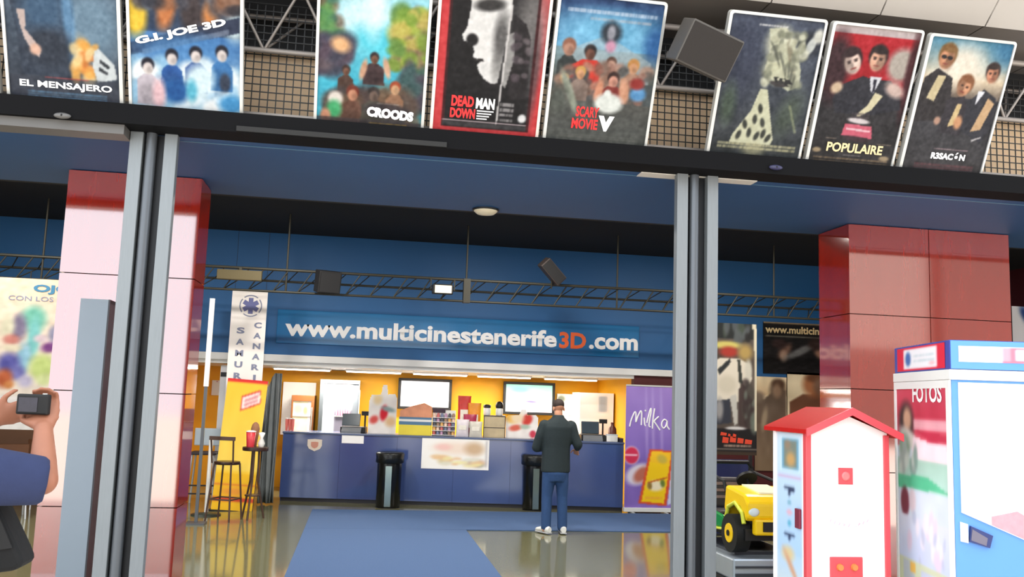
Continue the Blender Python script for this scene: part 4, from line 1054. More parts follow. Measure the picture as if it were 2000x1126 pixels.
obj('pole', B().cyl((W/2, .025, .08), (W/2, .025, zt), .01), ALU, t)
obj('backing', B().box(0, W, .002, .006, .085, zt-.015), M('white_back', (230, 230, 230), .6), t)
for x in (.12, W-.16): obj('foot', B().box(x-.02, x+.02, -.14, .14, 0, .019), ALU, t)
strokes = {'script_m': [(.0, .12), (.03, .40), (.12, .80), (.155, .74), (.15, .28), (.20, .60), (.27, .86), (.30, .78), (.29, .22)],
           'script_i': [(.36, .56), (.375, .24), (.40, .20)], 'script_l': [(.43, .34), (.50, .90), (.53, 1.0), (.535, .86), (.50, .50), (.48, .2), (.52, .16)],
           'script_k': [(.62, 1.0), (.585, .55), (.57, .10)], 'script_k_arm': [(.73, .66), (.60, .44), (.66, .32), (.76, .06)],
           'script_a': [(.93, .50), (.87, .56), (.81, .44), (.80, .26), (.85, .14), (.91, .24), (.945, .52), (.94, .26), (1.0, .12)]}
for nm, pts in strokes.items():
    pp = []
    for a_, b_ in zip(pts[:-1], pts[1:]):
        pp += [(a_[0]+(b_[0]-a_[0])*q/3, a_[1]+(b_[1]-a_[1])*q/3) for q in range(3)]
    pp.append(pts[-1])
    sm_ = [pp[0]]+[((pp[i-1][0]+2*pp[i][0]+pp[i+1][0])/4, (pp[i-1][1]+2*pp[i][1]+pp[i+1][1])/4) for i in range(1, len(pp)-1)]+[pp[-1]]
    obj(nm, B().tube([(W*(.08+.80*u), -.002, zt-.70+.36*v-.03*u) for u, v in sm_], .0125, 6), TXTWHITE, t)
obj('script_dot', B().ball((W*.39, -.002, zt-.70+.30), .016, 8, 6), TXTWHITE, t)

# waste bins
def bin_(label, px, py):
    f = at_z(px, py, 0)
    zt_ = at_y(px, py-108, f.y).z
    t = thing('waste_bin', label, 'waste bin', (f.x, f.y, 0), 0, 'black waste bins in front of the counter')
    r = .205
    obj('body', B().lathe([(r*.86, 0.012), (r*.9, .02), (r*.93, zt_*.8)], n=26), M('black_bin', (16, 17, 18), .25), t)
    obj('bag_rim', B().lathe([(r*.95, zt_*.8), (r*1.08, zt_*.82), (r*1.06, zt_*.9), (r*1.1, zt_*.97), (r*1.0, zt_), (r*.6, zt_-.01)], n=13), M('bin_liner', (20, 22, 22), .3, 0, .3, 20, .5), t)
    obj('strip', B().box(-.065, .03, -r*.955, -r*.9, .03, zt_*.76), M('bin_steel', (150, 166, 160), .2, .8), t)
    obj('base', B().lathe([(r*.9, 0), (r*.9, .011)], n=24), BLACK, t)
bin_('black waste bin with a steel strip left of the menu poster', 757, 990)
bin_('black waste bin with a steel strip beside the man', 1043, 995)

# ================================================================ RIGHT SIDE: banner, wall posters, toy ride, two machines
Yq = 11.3
p0, p1 = at_y(1388, 620, Yq), at_y(1478, 642, Yq); zb_ = at_y(1440, 888, Yq).z
W, H = p1.x-p0.x, p1.z-zb_+.06
t = thing('film_banner', 'tall ivory edged film banner with a pale drawn figure right of the steel post', 'banner', (p0.x, Yq, 0))
A = Art(56, 140, (92, 84, 78)).noise(10, 8).rect(0, 0, 1, .12, (40, 44, 44)).specks(.3, .0, .9, .14, [(90, 96, 100), (40, 40, 40), (70, 80, 70)], 14, .08)
A.blob(.35, .17, .3, .03, (206, 196, 110), 0, .6).blob(.4, .22, .2, .04, (170, 60, 50), 0, .7).blob(.75, .22, .15, .06, (176, 150, 90), 0, .9).poly([(.0, .31), (.2, .27), (.62, .27), (.84, .31), (.90, .42), (.80, .50), (.66, .44), (.60, .60), (.06, .60), (.0, .5)], (222, 216, 200)).blob(.36, .47, .2, .07, (206, 200, 182), 0, .6)
A.poly([(.15, .36), (.42, .27), (.44, .30), (.2, .40)], (50, 54, 56)).poly([(.58, .28), (.64, .28), (.70, .46), (.62, .46)], (56, 60, 56)).blob(.82, .36, .08, .08, (206, 204, 190), 0, .6)
A.poly([(.08, .60), (.42, .58), (.46, .76), (.06, .78)], (56, 60, 70)).poly([(.42, .56), (.56, .54), (.60, .76), (.52, .78)], (196, 196, 188)).poly([(.60, .50), (.86, .46), (.90, .80), (.62, .80)], (74, 62, 60)).blob(.2, .66, .08, .08, (150, 150, 150), 0, .8).rect(.0, .80, 1, 1, (34, 32, 34)).specks(.75, .45, .95, .8, [(110, 120, 110), (80, 76, 70), (60, 50, 50)], 20, .07)
A.poly([(.90, .04), (.93, .04), (1, .80), (1, .0), (.9, .0)], (214, 208, 184)).rect(.955, .03, 1, .82, (220, 214, 190)).blob(.55, .80, .22, .012, (220, 220, 220), 0, .4)
A.lines(.3, .88, .925, .94, 1, (200, 170, 150), .9).rect(0, .955, 1, .963, (150, 140, 130)).rect(0, .975, 1, 1, (66, 54, 44))
obj('backing', B().box(0, W, .002, .03, zb_, zb_+H), DARKSTEEL, t)
sheet('print', A, W, H, t, (0, 0, zb_))
ob = B()
for (u0, v0, u1, v1, ang) in ((.24, .865, .40, .84, 0), (.24, .915, .92, .868, 0)): pass
A2 = M('orange_title', (224, 72, 44), .4, 0, .2, 30)
bb = B()
for k, (u0, u1, v0, v1) in enumerate(((.22, .36, .83, .855), (.38, .44, .84, .86), (.48, .56, .84, .87), (.26, .40, .865, .91), (.42, .56, .86, .905), (.58, .72, .87, .91), (.74, .90, .88, .915))):
    x0, x1 = u0*W, u1*W; z1, z0 = zb_+H*(1-v0), zb_+H*(1-v1)
    bb.prism([(x0, z0), (x1-.008, z0-.004), (x1, z1-.012), (x0+.01, z1)], -.004, -.001)
obj('title_strokes', bb, A2, t)
for x in (.06, W-.10):
    obj('leg', B().box(x, x+.04, .0, .04, .019, zb_-.001), DARKSTEEL, t); obj('foot', B().box(x-.03, x+.07, -.16, .2, 0, .0185), DARKSTEEL, t)
pl = thing('blue_panel', 'dark blue panel standing low behind the toy vehicle ride', 'panel', (at_y(1385, 940, 11.7).x, 11.7, 0))
obj('board', B().box(0, .62, 0, .05, .02, 1.0), M('navy_panel', (34, 44, 96), .5), pl); obj('foot', B().box(.05, .57, -.1, .15, 0, .019), BLACK, pl)

def wallposter(name, label, x0, x1, z0, z1, art, Y=14.47):
    t = thing(name, label, 'poster', (x0, Y, z0), 0, 'large posters on the right back wall')
    obj('backing', B().box(0, x1-x0, .001, .028, 0, z1-z0), DARKSTEEL, t)
    sheet('print', art, x1-x0, z1-z0, t, (0, 0, 0)); return t
A = Art(80, 56, (20, 17, 18)).noise(3, 6).rect(0, 0, 1, .025, (150, 130, 100)).rect(.02, .26, 1, .275, (150, 146, 130)).blob(.2, .55, .05, .14, (120, 90, 76), 10, .8).blob(.19, .66, .035, .1, (170, 140, 120), 0, .7).blob(.35, .55, .06, .2, (130, 130, 130), 30, .7, .8).blob(.55, .58, .06, .12, (150, 110, 90), -10, .7).blob(.5, .40, .08, .12, (50, 34, 30), 0, .6).blob(.15, .42, .07, .1, (50, 34, 32), 0, .6)
t = wallposter('dark_wall_poster', 'black wide wall poster with a white web address and two dim faces', 6.80, 8.75, 2.30, 3.19, A)
text('web_address', 'www.multicinestenerife', TXTCREAM, t, 1.72, .13, (.03, -.004, .70), bold=.03)
A = Art(40, 90, (236, 214, 176)).grad((244, 224, 186), (210, 180, 140), 0, .2).noise(5, 6)
A.poly([(.0, .22), (.3, .24), (.55, .16), (1, .14), (1, 1), (0, 1)], (110, 92, 78)).blob(.72, .14, .25, .11, (112, 92, 76), 0, .6).blob(.74, .07, .2, .05, (92, 66, 50), 0, .6).blob(.70, .15, .13, .07, (160, 130, 106), 0, .8).blob(.1, .22, .2, .06, (130, 112, 96), 0, .8).grad((120, 100, 84), (130, 108, 84), .5, 1).noise(6, 6).blob(.3, .45, .08, .12, (190, 170, 140), 20, .9, .7)
wallposter('sepia_poster', 'sepia wall poster of a young man, left of a matching one', 6.64, 7.22, .65, 2.24, A)
A = Art(60, 90, (240, 222, 186)).noise(4, 6).poly([(.05, .30), (.3, .22), (.8, .20), (1, .3), (1, 1), (0, 1)], (120, 78, 56)).blob(.52, .12, .22, .12, (176, 110, 70), 0, .6).blob(.58, .05, .22, .05, (110, 70, 46), 0, .6).blob(.64, .14, .14, .1, (130, 96, 76), 0, .7).grad((128, 84, 60), (110, 84, 64), .5, 1).noise(6, 6)
wallposter('sepia_poster', 'sepia wall poster of a man in profile against cream, half behind the right column', 7.235, 8.2, .65, 2.335, A)
p = at_y(1976, 600, 11.0)
t = thing('side_poster', 'strip of a white poster with a blue swirl right of the wide red column', 'poster', (p.x, 11.0, 0))
A = Art(40, 60, (226, 226, 230)).blob(.3, .1, .2, .06, (40, 70, 130), 40, .5).blob(.55, .2, .25, .05, (40, 70, 130), -40, .5).grad((226, 206, 170), (214, 190, 150), .4, 1).noise(4, 6)
zz = at_y(1990, 598, 11.0).z
obj('backing', B().box(0, .9, .002, .03, zz-1.6, zz), DARKSTEEL, t); sheet('print', A, .9, 1.6, t, (0, 0, zz-1.6))
for x in (.1, .76): obj('leg', B().box(x, x+.04, .004, .03, 0, zz-1.601), DARKSTEEL, t)

# toy utility vehicle ride
RG = M('ride_green', (14, 132, 62), .3); RY = M('ride_yellow', (250, 206, 16), .3, 0, .05); TYRE = M('tyre', (22, 22, 22), .7)
t = thing('toy_vehicle_ride', 'green and yellow toy utility vehicle ride with a black roll bar on a silver platform', 'ride', (4.04, 9.02, 0), math.radians(1))
PZ = .30
obj('platform', B().box(-.42, .42, -.62, .66, .06, PZ-.03), M('platform_silver', (176, 186, 196), .3, .5), t, bevel=.02)
obj('platform_trim', B().box(-.44, .44, -.64, .68, .0, .059), BLACK, t)
obj('platform_ridge', B().box(-.40, .40, -.635, -.621, .10, .13).box(-.40, .40, -.635, -.621, .18, .20).box(-.3, .3, -.4, .5, PZ-.03, PZ), M('platform_dark', (60, 64, 70), .4), t)
hub = None
for sx in (-1, 1):
    for sy, r in ((-.42, .185), (.42, .19)):
        w_ = obj('wheel', B().cyl((-.075, 0, 0), (.075, 0, 0), r, n=24), TYRE, t, (sx*.30, sy, PZ+r), bevel=.03)
        obj('rim', B().cyl((sx*.05, 0, 0), (sx*.082, 0, 0), r*.55, r*.5, n=18), RY, w_)
        obj('hub', B().cyl((sx*.083, 0, 0), (sx*.092, 0, 0), r*.16, n=10), BLACK, w_)
prof = [(-.70, .66), (-.70, .80), (-.62, .88), (-.18, .93), (-.14, .70), (-.20, .62), (-.24, .70), (-.34, .76), (-.50, .76), (-.60, .70), (-.64, .62)]
obj('hood', B().prismx([(y, z) for y, z in prof], -.31, .31), RY, t, bevel=.025)
obj('hood_stripe', B().prismx([(-.60, .88), (-.2, .925), (-.2, .94), (-.60, .897)], -.14, .14), M('pale_stripe', (240, 236, 200), .4), t)
obj('front_bumper', B().box(-.24, .24, -.72, -.64, .50, .655), RY, t, bevel=.02)
obj('grille', B().box(-.16, .16, -.735, -.721, .54, .63).box(-.3, .3, -.63, -.52, .44, .55), BLACK, t)
for sx in (-1, 1):
    obj('headlight', B().ball((sx*.24, -.69, .72), (.06, .025, .045)), M('headlight_glass', (220, 232, 232), .1), t)
    obj('fender', B().tube([(sx*.31, -.62, .60), (sx*.31, -.58, .70), (sx*.31, -.42, .78), (sx*.31, -.26, .72), (sx*.31, -.20, .60)], .022), M('fender_lime', (214, 222, 70), .35), t)
    obj('side_body', B().prismx([(-.19, .50), (.62, .44), (.66, .80), (.30, .84), (.26, .66), (-.15, .62)], sx*.31-.02, sx*.31+.02), RG, t, bevel=.015)
    obj('side_trim', B().tube([(sx*.335, -.19, .49), (sx*.335, .62, .43), (sx*.335, .66, .80)], .014), M('fender_lime', (214, 222, 70), .35), t)
obj('floor_pan', B().box(-.29, .29, -.2, .64, .42, .47), BLACK, t)
obj('seat', B().box(-.26, .26, .06, .38, .54, .64).box(-.26, .26, .34, .42, .64, .96), M('seat_grey', (70, 66, 66), .6), t, bevel=.03)
obj('seat_vent', B().box(-.2, .2, .325, .339, .74, .77).box(-.2, .2, .325, .339, .81, .84).box(-.2, .2, .325, .339, .88, .91), M('vent_pale', (150, 130, 120), .5), t)
obj('steering_column', B().tube([(0, -.16, .86), (0, -.02, .98)], .015).cyl((0, -.03, .97), (0, -.01, .99), .11, .11, 18), BLACK, t)
obj('roll_bar', B().tube([(-.27, .44, .5), (-.27, .42, 1.06), (-.22, .42, 1.12), (.22, .42, 1.12), (.27, .42, 1.06), (.27, .44, .5)], .02).tube([(-.27, .42, 1.02), (-.29, -.10, .96), (-.29, -.16, .86)], .018).tube([(.27, .42, 1.02), (.29, -.10, .96), (.29, -.16, .86)], .018), BLACK, t)
obj('cargo_box', B().box(-.28, .28, .44, .66, .66, .82), RG, t, bevel=.01)

# red-roofed white house-shaped vending machine
HX, HY, HW, HD = 2.725, 5.2, .553, .44
t = thing('house_vending_machine', 'white house-shaped vending machine with a red gabled roof', 'vending machine', (HX, HY, 0))
ez, az = 1.60, 1.725
body = [(.004, .06), (HW-.004, .06), (HW-.004, ez), (HW/2, az-.02), (.004, ez)]
HWHITE = M('hut_white', (246, 244, 242), .4, 0, .02)
obj('body', B().prism(body, .012, HD), HWHITE, t)
obj('base', B().box(.01, HW-.01, .02, HD-.02, 0, .059), M('hut_base', (90, 30, 34), .5), t)
HRED_LIT = M('hut_red_front_lit', (214, 76, 84), .4, 0, .05)  # pinker than the roof red: strong front light worked into the base colour
for x in (0, HW-.028): obj('corner_post', B().box(x-.004, x+.032, .0, .04, .06, ez-.012), HRED_LIT, t, bevel=.004)
for x in (0,): obj('corner_post', B().box(x-.006, x+.004, HD-.02, HD+.004, .06, ez-.012), HWHITE, t)
ov = .068; ang = math.atan2(az-ez, HW/2)
dz_ = math.tan(ang)*ov
for s_ in (-1, 1):
    x_out = -ov+.035 if s_ < 0 else HW+ov
    x_out = -.03 if s_ < 0 else HW+.065
    zo = az - abs(x_out-HW/2)*math.tan(ang)
    b = B(); th = .026
    pts = [(HW/2, az), (x_out, zo), (x_out, zo+th), (HW/2, az+th)]
    if s_ > 0: pts = pts[::-1]
    b.prism([(x, z) for x, z in pts[::-1]], -.05, HD+.09)
    obj('roof_slope', b, M('hut_roof_red', (186, 20, 16), .55, 0, .06, 3, spec=.25), t)
    b = B(); th2 = .03
    pts = [(HW/2, az-.016), (x_out, zo-.016), (x_out, zo+th+.004), (HW/2, az+th+.004)]
    if s_ > 0: pts = pts[::-1]
    b.prism([(x, z) for x, z in pts[::-1]], -.064, -.051)
    obj('gable_trim', b, HRED_LIT, t)
def hp(px, py): q = at_y(px, py, HY); return q.x-HX, q.z
x0, z1 = hp(1639, 913); x1, z0 = hp(1667, 946)
obj('red_square', B().box(x0, x1, .006, .0115, z0, z1), HRED_LIT, t)
obj('square_ring', B().lathe([((x1-x0)*.30, -.004), ((x1-x0)*.30, 0), ((x1-x0)*.2, .004)], n=20), M('hut_pale_red', (236, 120, 120), .4), t, ((x0+x1)/2, .003, (z0+z1)/2), (math.pi/2, 0, 0))
x0, z1 = hp(1622, 1087); x1, z0 = hp(1686, 1140)
obj('dispenser_panel', B().box(x0, x1, .0, .0115, z0-.15, z1), HRED_LIT, t, bevel=.004)
for k in (0, 1):
    cx, cz = hp(1640+28*k, 1107)
    obj('turning_knob', B().cyl((cx, -.018, cz), (cx, -.001, cz), .018, .022, 16), M('knob_orange', (226, 130, 70), .4), t)
# faint lettering and smile on the front (pale print)
faint = M('pale_grey_print', (206, 206, 210), .5, 0, 0); faintr = M('pale_pink_print', (236, 176, 190), .5, 0, 0)
x0, z0 = hp(1616, 890); x1, z1 = hp(1664, 872)
text('faint_word', 'Home', faint, t, x1-x0, z1-z0, (x0, .009, z0), bold=.0, shear=.2)
b = B(); cx, cz = hp(1665, 1000); R_ = .09
arc = [(cx+R_*math.cos(math.radians(a)), .010, cz+R_*math.sin(math.radians(a))) for a in range(-140, 41, 12)]
b.tube(arc, .002, 5)
obj('smile_line', b, faint, t)
for k in range(9):
    if k == 5: continue
    a = math.radians(-128+9.5*k); r = .20; cxx, czz = hp(1660, 985)
    p0 = Vector((cxx+r*math.cos(a), .0105, czz+r*math.sin(a)*.62))
    obj('faint_mark', B().bar(p0+Vector((-.006, 0, -.008)), p0+Vector((.004, 0, .008)), .007, .003), faintr, t)
for k in range(5):
    cx_, cz_ = hp(1634+9*k, 992-3*k if k < 4 else 985)
    obj('faint_mark', B().bar((cx_, .0105, cz_-.008), (cx_+.003, .0105, cz_+.008), .006, .003), faint, t)
# left side print
A = Art(30, 110, (196, 216, 236)).grad((206, 224, 238), (170, 204, 240), 0, .5).grad((180, 210, 240), (214, 214, 200), .5, .75).grad((214, 220, 206), (214, 236, 226), .75, 1)
A.rect(0, 0, .07, 1, (250, 240, 244)).rect(.93, 0, 1, 1, (250, 236, 236)).rect(.18, .015, .86, .165, (206, 230, 244)).rect(.26, .025, .80, .155, (110, 160, 186)).rect(.32, .035, .74, .145, (124, 132, 120)).blob(.55, .11, .14, .03, (196, 156, 100), 0, .8).blob(.45, .05, .1, .02, (150, 130, 110), 0, .8).rect(.08, .168, .9, .185, (196, 214, 236))
A.rect(.12, .176, .88, .192, (206, 150, 190), .7)
for v in (.235, .425): A.poly([(.34, v-.012), (.66, v-.006), (.66, v+.006), (.34, v+.0)], (34, 44, 74)).rect(.46, v, .54, v+.022, (44, 54, 84))
A.blob(.5, .29, .06, .01, (120, 170, 190), 0, .4).blob(.5, .33, .10, .010, (226, 170, 186), 0, .5).blob(.5, .375, .06, .012, (90, 170, 200), 0, .4).blob(.45, .50, .2, .03, (216, 196, 150), 0, .9).blob(.55, .55, .25, .02, (206, 160, 130), 20, .8)
sheet('side_print', A, HD-.03, ez-.09, t, (-.002, HD-.01, .07), (0, 0, -math.pi/2))
yq = at_plane(1562, 1012, Vector((HX, 0, 0)), Vector((1, 0, 0)))
obj('coin_slot', B().box(-.02, -.003, yq.y-HY-.03, yq.y-HY+.03, yq.z-.06, yq.z+.06), M('dark_red_slot', (120, 40, 60), .4), t, bevel=.004)

# blue and white photo machine
KF = Vector((3.316, 4.636, 0)); KA = math.radians(-13.6)
kx = Vector((math.cos(KA), math.sin(KA), 0)); ky = Vector((-math.sin(KA), math.cos(KA), 0))
def kf(px, py): q = at_plane(px, py, KF, ky)-KF; return q.dot(kx), q.z
def ks(px, py): q = at_plane(px, py, KF, kx)-KF; return q.dot(ky), q.z
KW, KD, KH = 1.05, .89, 2.16
t = thing('photo_machine', 'tall blue and white photo printing machine with a white front poster, at the right edge', 'photo machine', tuple(KF), KA)
KB = M('kiosk_light_blue', (94, 150, 226), .35, 0, .04); KBD = M('kiosk_dark_blue', (58, 70, 160), .35, 0, .05)
zh = kf(1900, 722)[1]; zr = kf(1900, 741)[1]
obj('cabinet', B().box(0.004, KW, .004, KD, .05, zr-.004), KB, t)
obj('plinth', B().box(.02, KW-.02, .03, KD-.02, 0, .049), BLACK, t)
obj('rail', B().box(-.012, KW+.01, -.012, KD+.01, zr-.003, zh), WHITE, t, bevel=.004)
obj('header', B().box(-.004, KW, -.004, KD, zh+.001, KH), KBD, t, bevel=.004)
obj('header_front', B().box(.0, KW-.004, -.010, -.005, zh+.004, KH-.004), KB, t)
# header signs
A = Art(60, 16, (252, 250, 250)).rect(.42, 0, 1, 1, (236, 120, 140)).grad((252, 250, 250), (252, 250, 250), 0, .01).rect(.55, .2, .72, .85, (252, 236, 240)).blob(.82, .72, .09, .25, (250, 206, 120), 0, .6).rect(.42, .05, .5, .9, (244, 180, 190), .6).rect(.75, .1, .78, .9, (226, 70, 90), .6)
x0, z1 = kf(1870, 675); x1, z0 = kf(2075, 712)
sheet('header_sign', A, x1-x0, z1-z0, t, (x0, -.012, z0))
y0, z1 = ks(1754, 688); y1, z0 = ks(1848, 718)
A = Art(44, 20, (222, 40, 66)).rect(.16, .08, .84, .92, (246, 246, 250)).blob(.25, .5, .06, .3, (70, 110, 176), 0, .5).lines(.36, .8, .3, .7, 2, (206, 220, 226), .8).blob(.75, .75, .06, .08, (246, 200, 206), 0, .5)
sheet('header_side_sign', A, y0-y1, z1-z0+.02, t, (-.006, y0, z0), (0, 0, -math.pi/2))
# left side print
y0, z1 = ks(1753, 752); y1, _ = ks(1850, 745)
obj('side_frame', B().box(-.012, 0, KD-.03, KD, .05, zr-.005).box(-.012, 0, 0.0, .05, .05, zr-.005).box(-.012, 0, .051, KD-.031, zr-.05, zr-.005), WHITE, t)
A = Art(56, 150, (216, 226, 240)).rect(0, 0, 1, .20, (206, 70, 92)).grad((206, 70, 92), (190, 50, 74), 0, .10).blob(.2, .12, .16, .075, (60, 40, 40), 0, .5).blob(.22, .105, .085, .04, (200, 160, 130), 0, .6).blob(.25, .17, .2, .03, (222, 214, 206), 10, .6).rect(.36, .105, 1, .135, (236, 200, 206), .7).poly([(.4, .14), (1, .15), (1, .17), (.7, .178)], (190, 40, 70)).poly([(.35, .16), (.7, .18), (1, .175), (1, .24), (.3, .24)], (246, 222, 230))
A.grad((170, 206, 190), (190, 226, 214), .24, .34).blob(.15, .2, .12, .05, (140, 160, 140), 0, .6).specks(.05, .2, .4, .3, [(170, 180, 176), (120, 150, 140), (206, 214, 206)], 14, .05).poly([(.0, .30), (.6, .29), (1, .33), (0, .345)], (90, 196, 150)).blob(.14, .39, .09, .05, (120, 40, 60), 0, .4).blob(.3, .38, .07, .04, (226, 206, 214), 0, .5)
A.grad((222, 226, 244), (204, 216, 246), .43, .58).noise(4, 10).specks(.15, .42, .95, .58, [(230, 210, 232), (190, 196, 220), (244, 236, 246)], 24, .04).rect(0, .58, 1, .66, (206, 214, 170), .8).rect(.08, .585, .32, .655, (190, 200, 210)).rect(.22, .585, .34, .62, (240, 190, 90)).rect(.45, .60, .75, .66, (196, 206, 226)).grad((214, 206, 110), (206, 222, 200), .66, .82).blob(.55, .72, .2, .06, (240, 246, 240), 0, .9).blob(.12, .80, .06, .03, (206, 200, 220), 0, .6).blob(.13, .83, .035, .012, (40, 46, 60), 40, .5).grad((206, 236, 244), (206, 206, 246), .86, 1)
sheet('side_print', A, KD-.085, zr-.10, t, (-.004, KD-.032, .05), (0, 0, -math.pi/2))
y0, z1 = ks(1784, 752); y1, z0 = ks(1842, 786)
text('fotos_word', 'FOTOS', TXTWHITE, t, y0-y1, z1-z0, (-.006, y0, z0), (0, 0, -math.pi/2), bold=.03)
# front poster with slanted lower edge, card slot
x0, z1 = kf(1871, 746); x1 = x0+.60; xb0, zb0_ = kf(1872, 1000); xb1, zb1 = kf(2000, 1056)
sl = (zb1-zb0_)/(xb1-xb0)
zbr = zb0_+sl*(x1-x0)
obj('front_poster', B().prism([(x0, zb0_), (x1, zbr), (x1, z1), (x0, z1)], -.006, .003), HWHITE, t)
b = B(); b.prism([(x0+.16, zb0_+sl*.16+.004), (x1, zbr+.004), (x1, zbr+.09), (x0+.30, zb0_+sl*.2+.10), (x0+.16, zb0_+sl*.16+.05)], -.008, -.0065)
obj('poster_pink_corner', b, M('kiosk_pink', (240, 150, 160), .4, 0, .3, 20), t)
xa, za = kf(1905, 763); xb, zb2 = kf(1978, 770)
obj('poster_heading', B().box(xa, xb, -.008, -.0065, za-.012, za+.006), M('kiosk_pale_pink', (244, 190, 190), .4), t)
xa, za = kf(1875, 1018); xb, zb2 = kf(1891, 1057)
obj('slot_label', B().prism([(xa, zb2), (xb, zb2-.008), (xb, za-.012), (xa, za)], -.006, .003), WHITE, t)
q = [kf(1892, 1057), kf(1931, 1069), kf(1937, 1045), kf(1894, 1026)]
obj('card_slot', B().prism(q, -.018, .003), M('slot_navy', (40, 54, 110), .3), t)
obj('slot_mouth', B().prism([(q[0][0]+.006, q[0][1]+.01), (q[1][0]-.02, q[1][1]+.012), (q[2][0]-.03, q[2][1]-.014), (q[3][0]+.006, q[3][1]-.016)], -.020, -.0185), M('slot_grey', (110, 104, 120), .4), t)

# ================================================================ LEFT SIDE: hanging poster, cafe chairs
x0, x1 = at_y(-60, 540, 12.45).x, -3.45
z0, z1 = 1.12, 3.07
W, H = x1-x0, z1-z0
A = Art(72, 100, (244, 226, 206)).grad((246, 222, 196), (246, 238, 230), 0, 1).noise(4, 6)
uo = lambda px: (at_y(px, 700, 12.45).x-x0)/W
vo = lambda py: (z1-at_y(60, py, 12.45).z)/H
def pb(px, py, rx, ry, c, ang=0, soft=.7): A.blob(uo(px), vo(py), rx/ (uo(101)-uo(1)) * (uo(101)-uo(1))/100*1.0*(uo(101)-uo(1))*0+rx*(uo(101)-uo(1))/100, ry*(vo(800)-vo(700))/100, c, ang, soft)
pb(58, 622, 26, 26, (120, 196, 176)); pb(62, 660, 12, 40, (130, 206, 206)); pb(30, 640, 16, 26, (130, 120, 150)); pb(46, 700, 14, 30, (150, 200, 226)); pb(18, 712, 22, 22, (90, 90, 170)); pb(36, 728, 16, 14, (120, 120, 190)); pb(8, 640, 14, 24, (226, 222, 196)); pb(18, 664, 16, 10, (206, 130, 120)); pb(20, 680, 20, 7, (236, 226, 200)); pb(84, 716, 26, 26, (206, 226, 140)); pb(96, 676, 18, 10, (130, 70, 140), -20); pb(100, 650, 10, 16, (150, 150, 180)); pb(12, 740, 16, 18, (196, 100, 60)); pb(22, 752, 10, 8, (216, 140, 80)); pb(76, 660, 14, 8, (226, 206, 216)); pb(54, 744, 14, 12, (206, 200, 230)); pb(90, 740, 14, 12, (222, 234, 170))
A.grad((244, 240, 240), (250, 248, 246), vo(775), 1); A.a *= .84
t = thing('hanging_poster', 'large pale hanging poster with a blue heading over coloured shapes, left of the red column', 'poster', (x0, 12.45, z0))
obj('backing', B().box(0, W, .002, .03, 0, H), WHITE, t); sheet('print', A, W, H, t, (0, 0, 0))
obj('cord', B().cyl((W*.45, .015, H), (W*.45, .015, H+.1), .008), BLACK, t)
a_, b_ = at_y(64, 573, 12.44), at_y(142, 558, 12.44)
text('heading', 'OJO', TXTTEAL, t, b_.x-a_.x, .125, (a_.x-x0, -.004, a_.z-z0), bold=.04)
a_ = at_y(16, 584, 12.44)
text('subheading', 'CON LOS MONSTRUOS', TXTGREY, t, 1.35, .06, (a_.x-x0, -.004, a_.z-z0-.005), bold=.0)
CHW = M('chair_chrome', (206, 206, 204), .25, .6); CHB = M('chair_wood', (132, 88, 60), .5, 0, .15, 6)
def cafe_chair(label, px, py, rz):
    f = at_z(px, py, 0)
    t = thing('cafe_chair', label, 'chair', (f.x, f.y, 0), rz, 'cafe chairs under the hanging poster')
    obj('seat', B().box(-.2, .2, -.2, .2, .44, .47), CHB, t, bevel=.01)
    obj('backrest', B().box(-.2, .2, .17, .2, .66, .92), CHB, t, bevel=.01)
    for sx in (-1, 1):
        obj('leg', B().tube([(sx*.18, -.17, .44), (sx*.2, -.21, 0)], .013), CHW, t)
        obj('leg', B().tube([(sx*.18, .21, .9), (sx*.18, .19, .46), (sx*.2, .24, 0)], .013), CHW, t)
    return t
cafe_chair('brown and chrome cafe chair left of the other one under the hanging poster', 12, 1010, .4)
cafe_chair('brown and chrome cafe chair nearest the left red column', 52, 990, -.3)
f = at_z(34, 960, 0)
t = thing('cafe_table', 'small round cafe table between the two brown cafe chairs', 'table', (f.x, f.y, 0))
obj('top', B().lathe([(.32, .72), (.33, .735), (.32, .75)], n=24), CHB, t); obj('pole', B().cyl((0, 0, .02), (0, 0, .72), .03), CHW, t); obj('base', B().lathe([(.22, 0), (.22, .015), (.03, .04)], n=20), CHW, t)

# ================================================================ PEOPLE
def vec(*a): return Vector(a)
def hand(b, w, f, tdir, curl=.45, spread=0.0, L=1.0):
    f = f.normalized(); tdir = (tdir - f*tdir.dot(f)).normalized(); n = f.cross(tdir).normalized()
    b.loft([(w+f*(d*L), tdir*(a*L), n*(c*L)) for d, a, c in ((-.01, .024, .019), (.02, .032, .017), (.05, .040, .015), (.085, .040, .013), (.095, .034, .010))], 14)
    for k, (o, ln) in enumerate(((.030, .070), (.010, .078), (-.010, .073), (-.029, .058))):
        p = w+f*(.085*L)+tdir*(o*L); d = f.copy(); pts = [(w+f*(.05*L)+tdir*(o*.8*L), .010*L), (p, .0098*L)]
        for j in range(3):
            ang_ = curl*(.7+.35*j)
            d = (Matrix.Rotation(-ang_, 3, tdir) @ d).normalized()
            p = p+d*(ln*L*(.45, .31, .24)[j]); pts.append((p, (.0090, .0084, .0075)[j]*L))
        b.limb(pts, 8)
    q = w+f*(.025*L)+tdir*(.03*L); d1 = (f*.75+tdir*.7-n*.25).normalized(); q1 = q+d1*(.045*L); d2 = (f*.95+tdir*.2-n*.35).normalized(); q2 = q1+d2*(.035*L)
    b.limb([(w+f*(.02*L)+tdir*(.012*L), .014*L), (q, .013*L), (q1, .0105*L), (q2, .009*L)], 8)
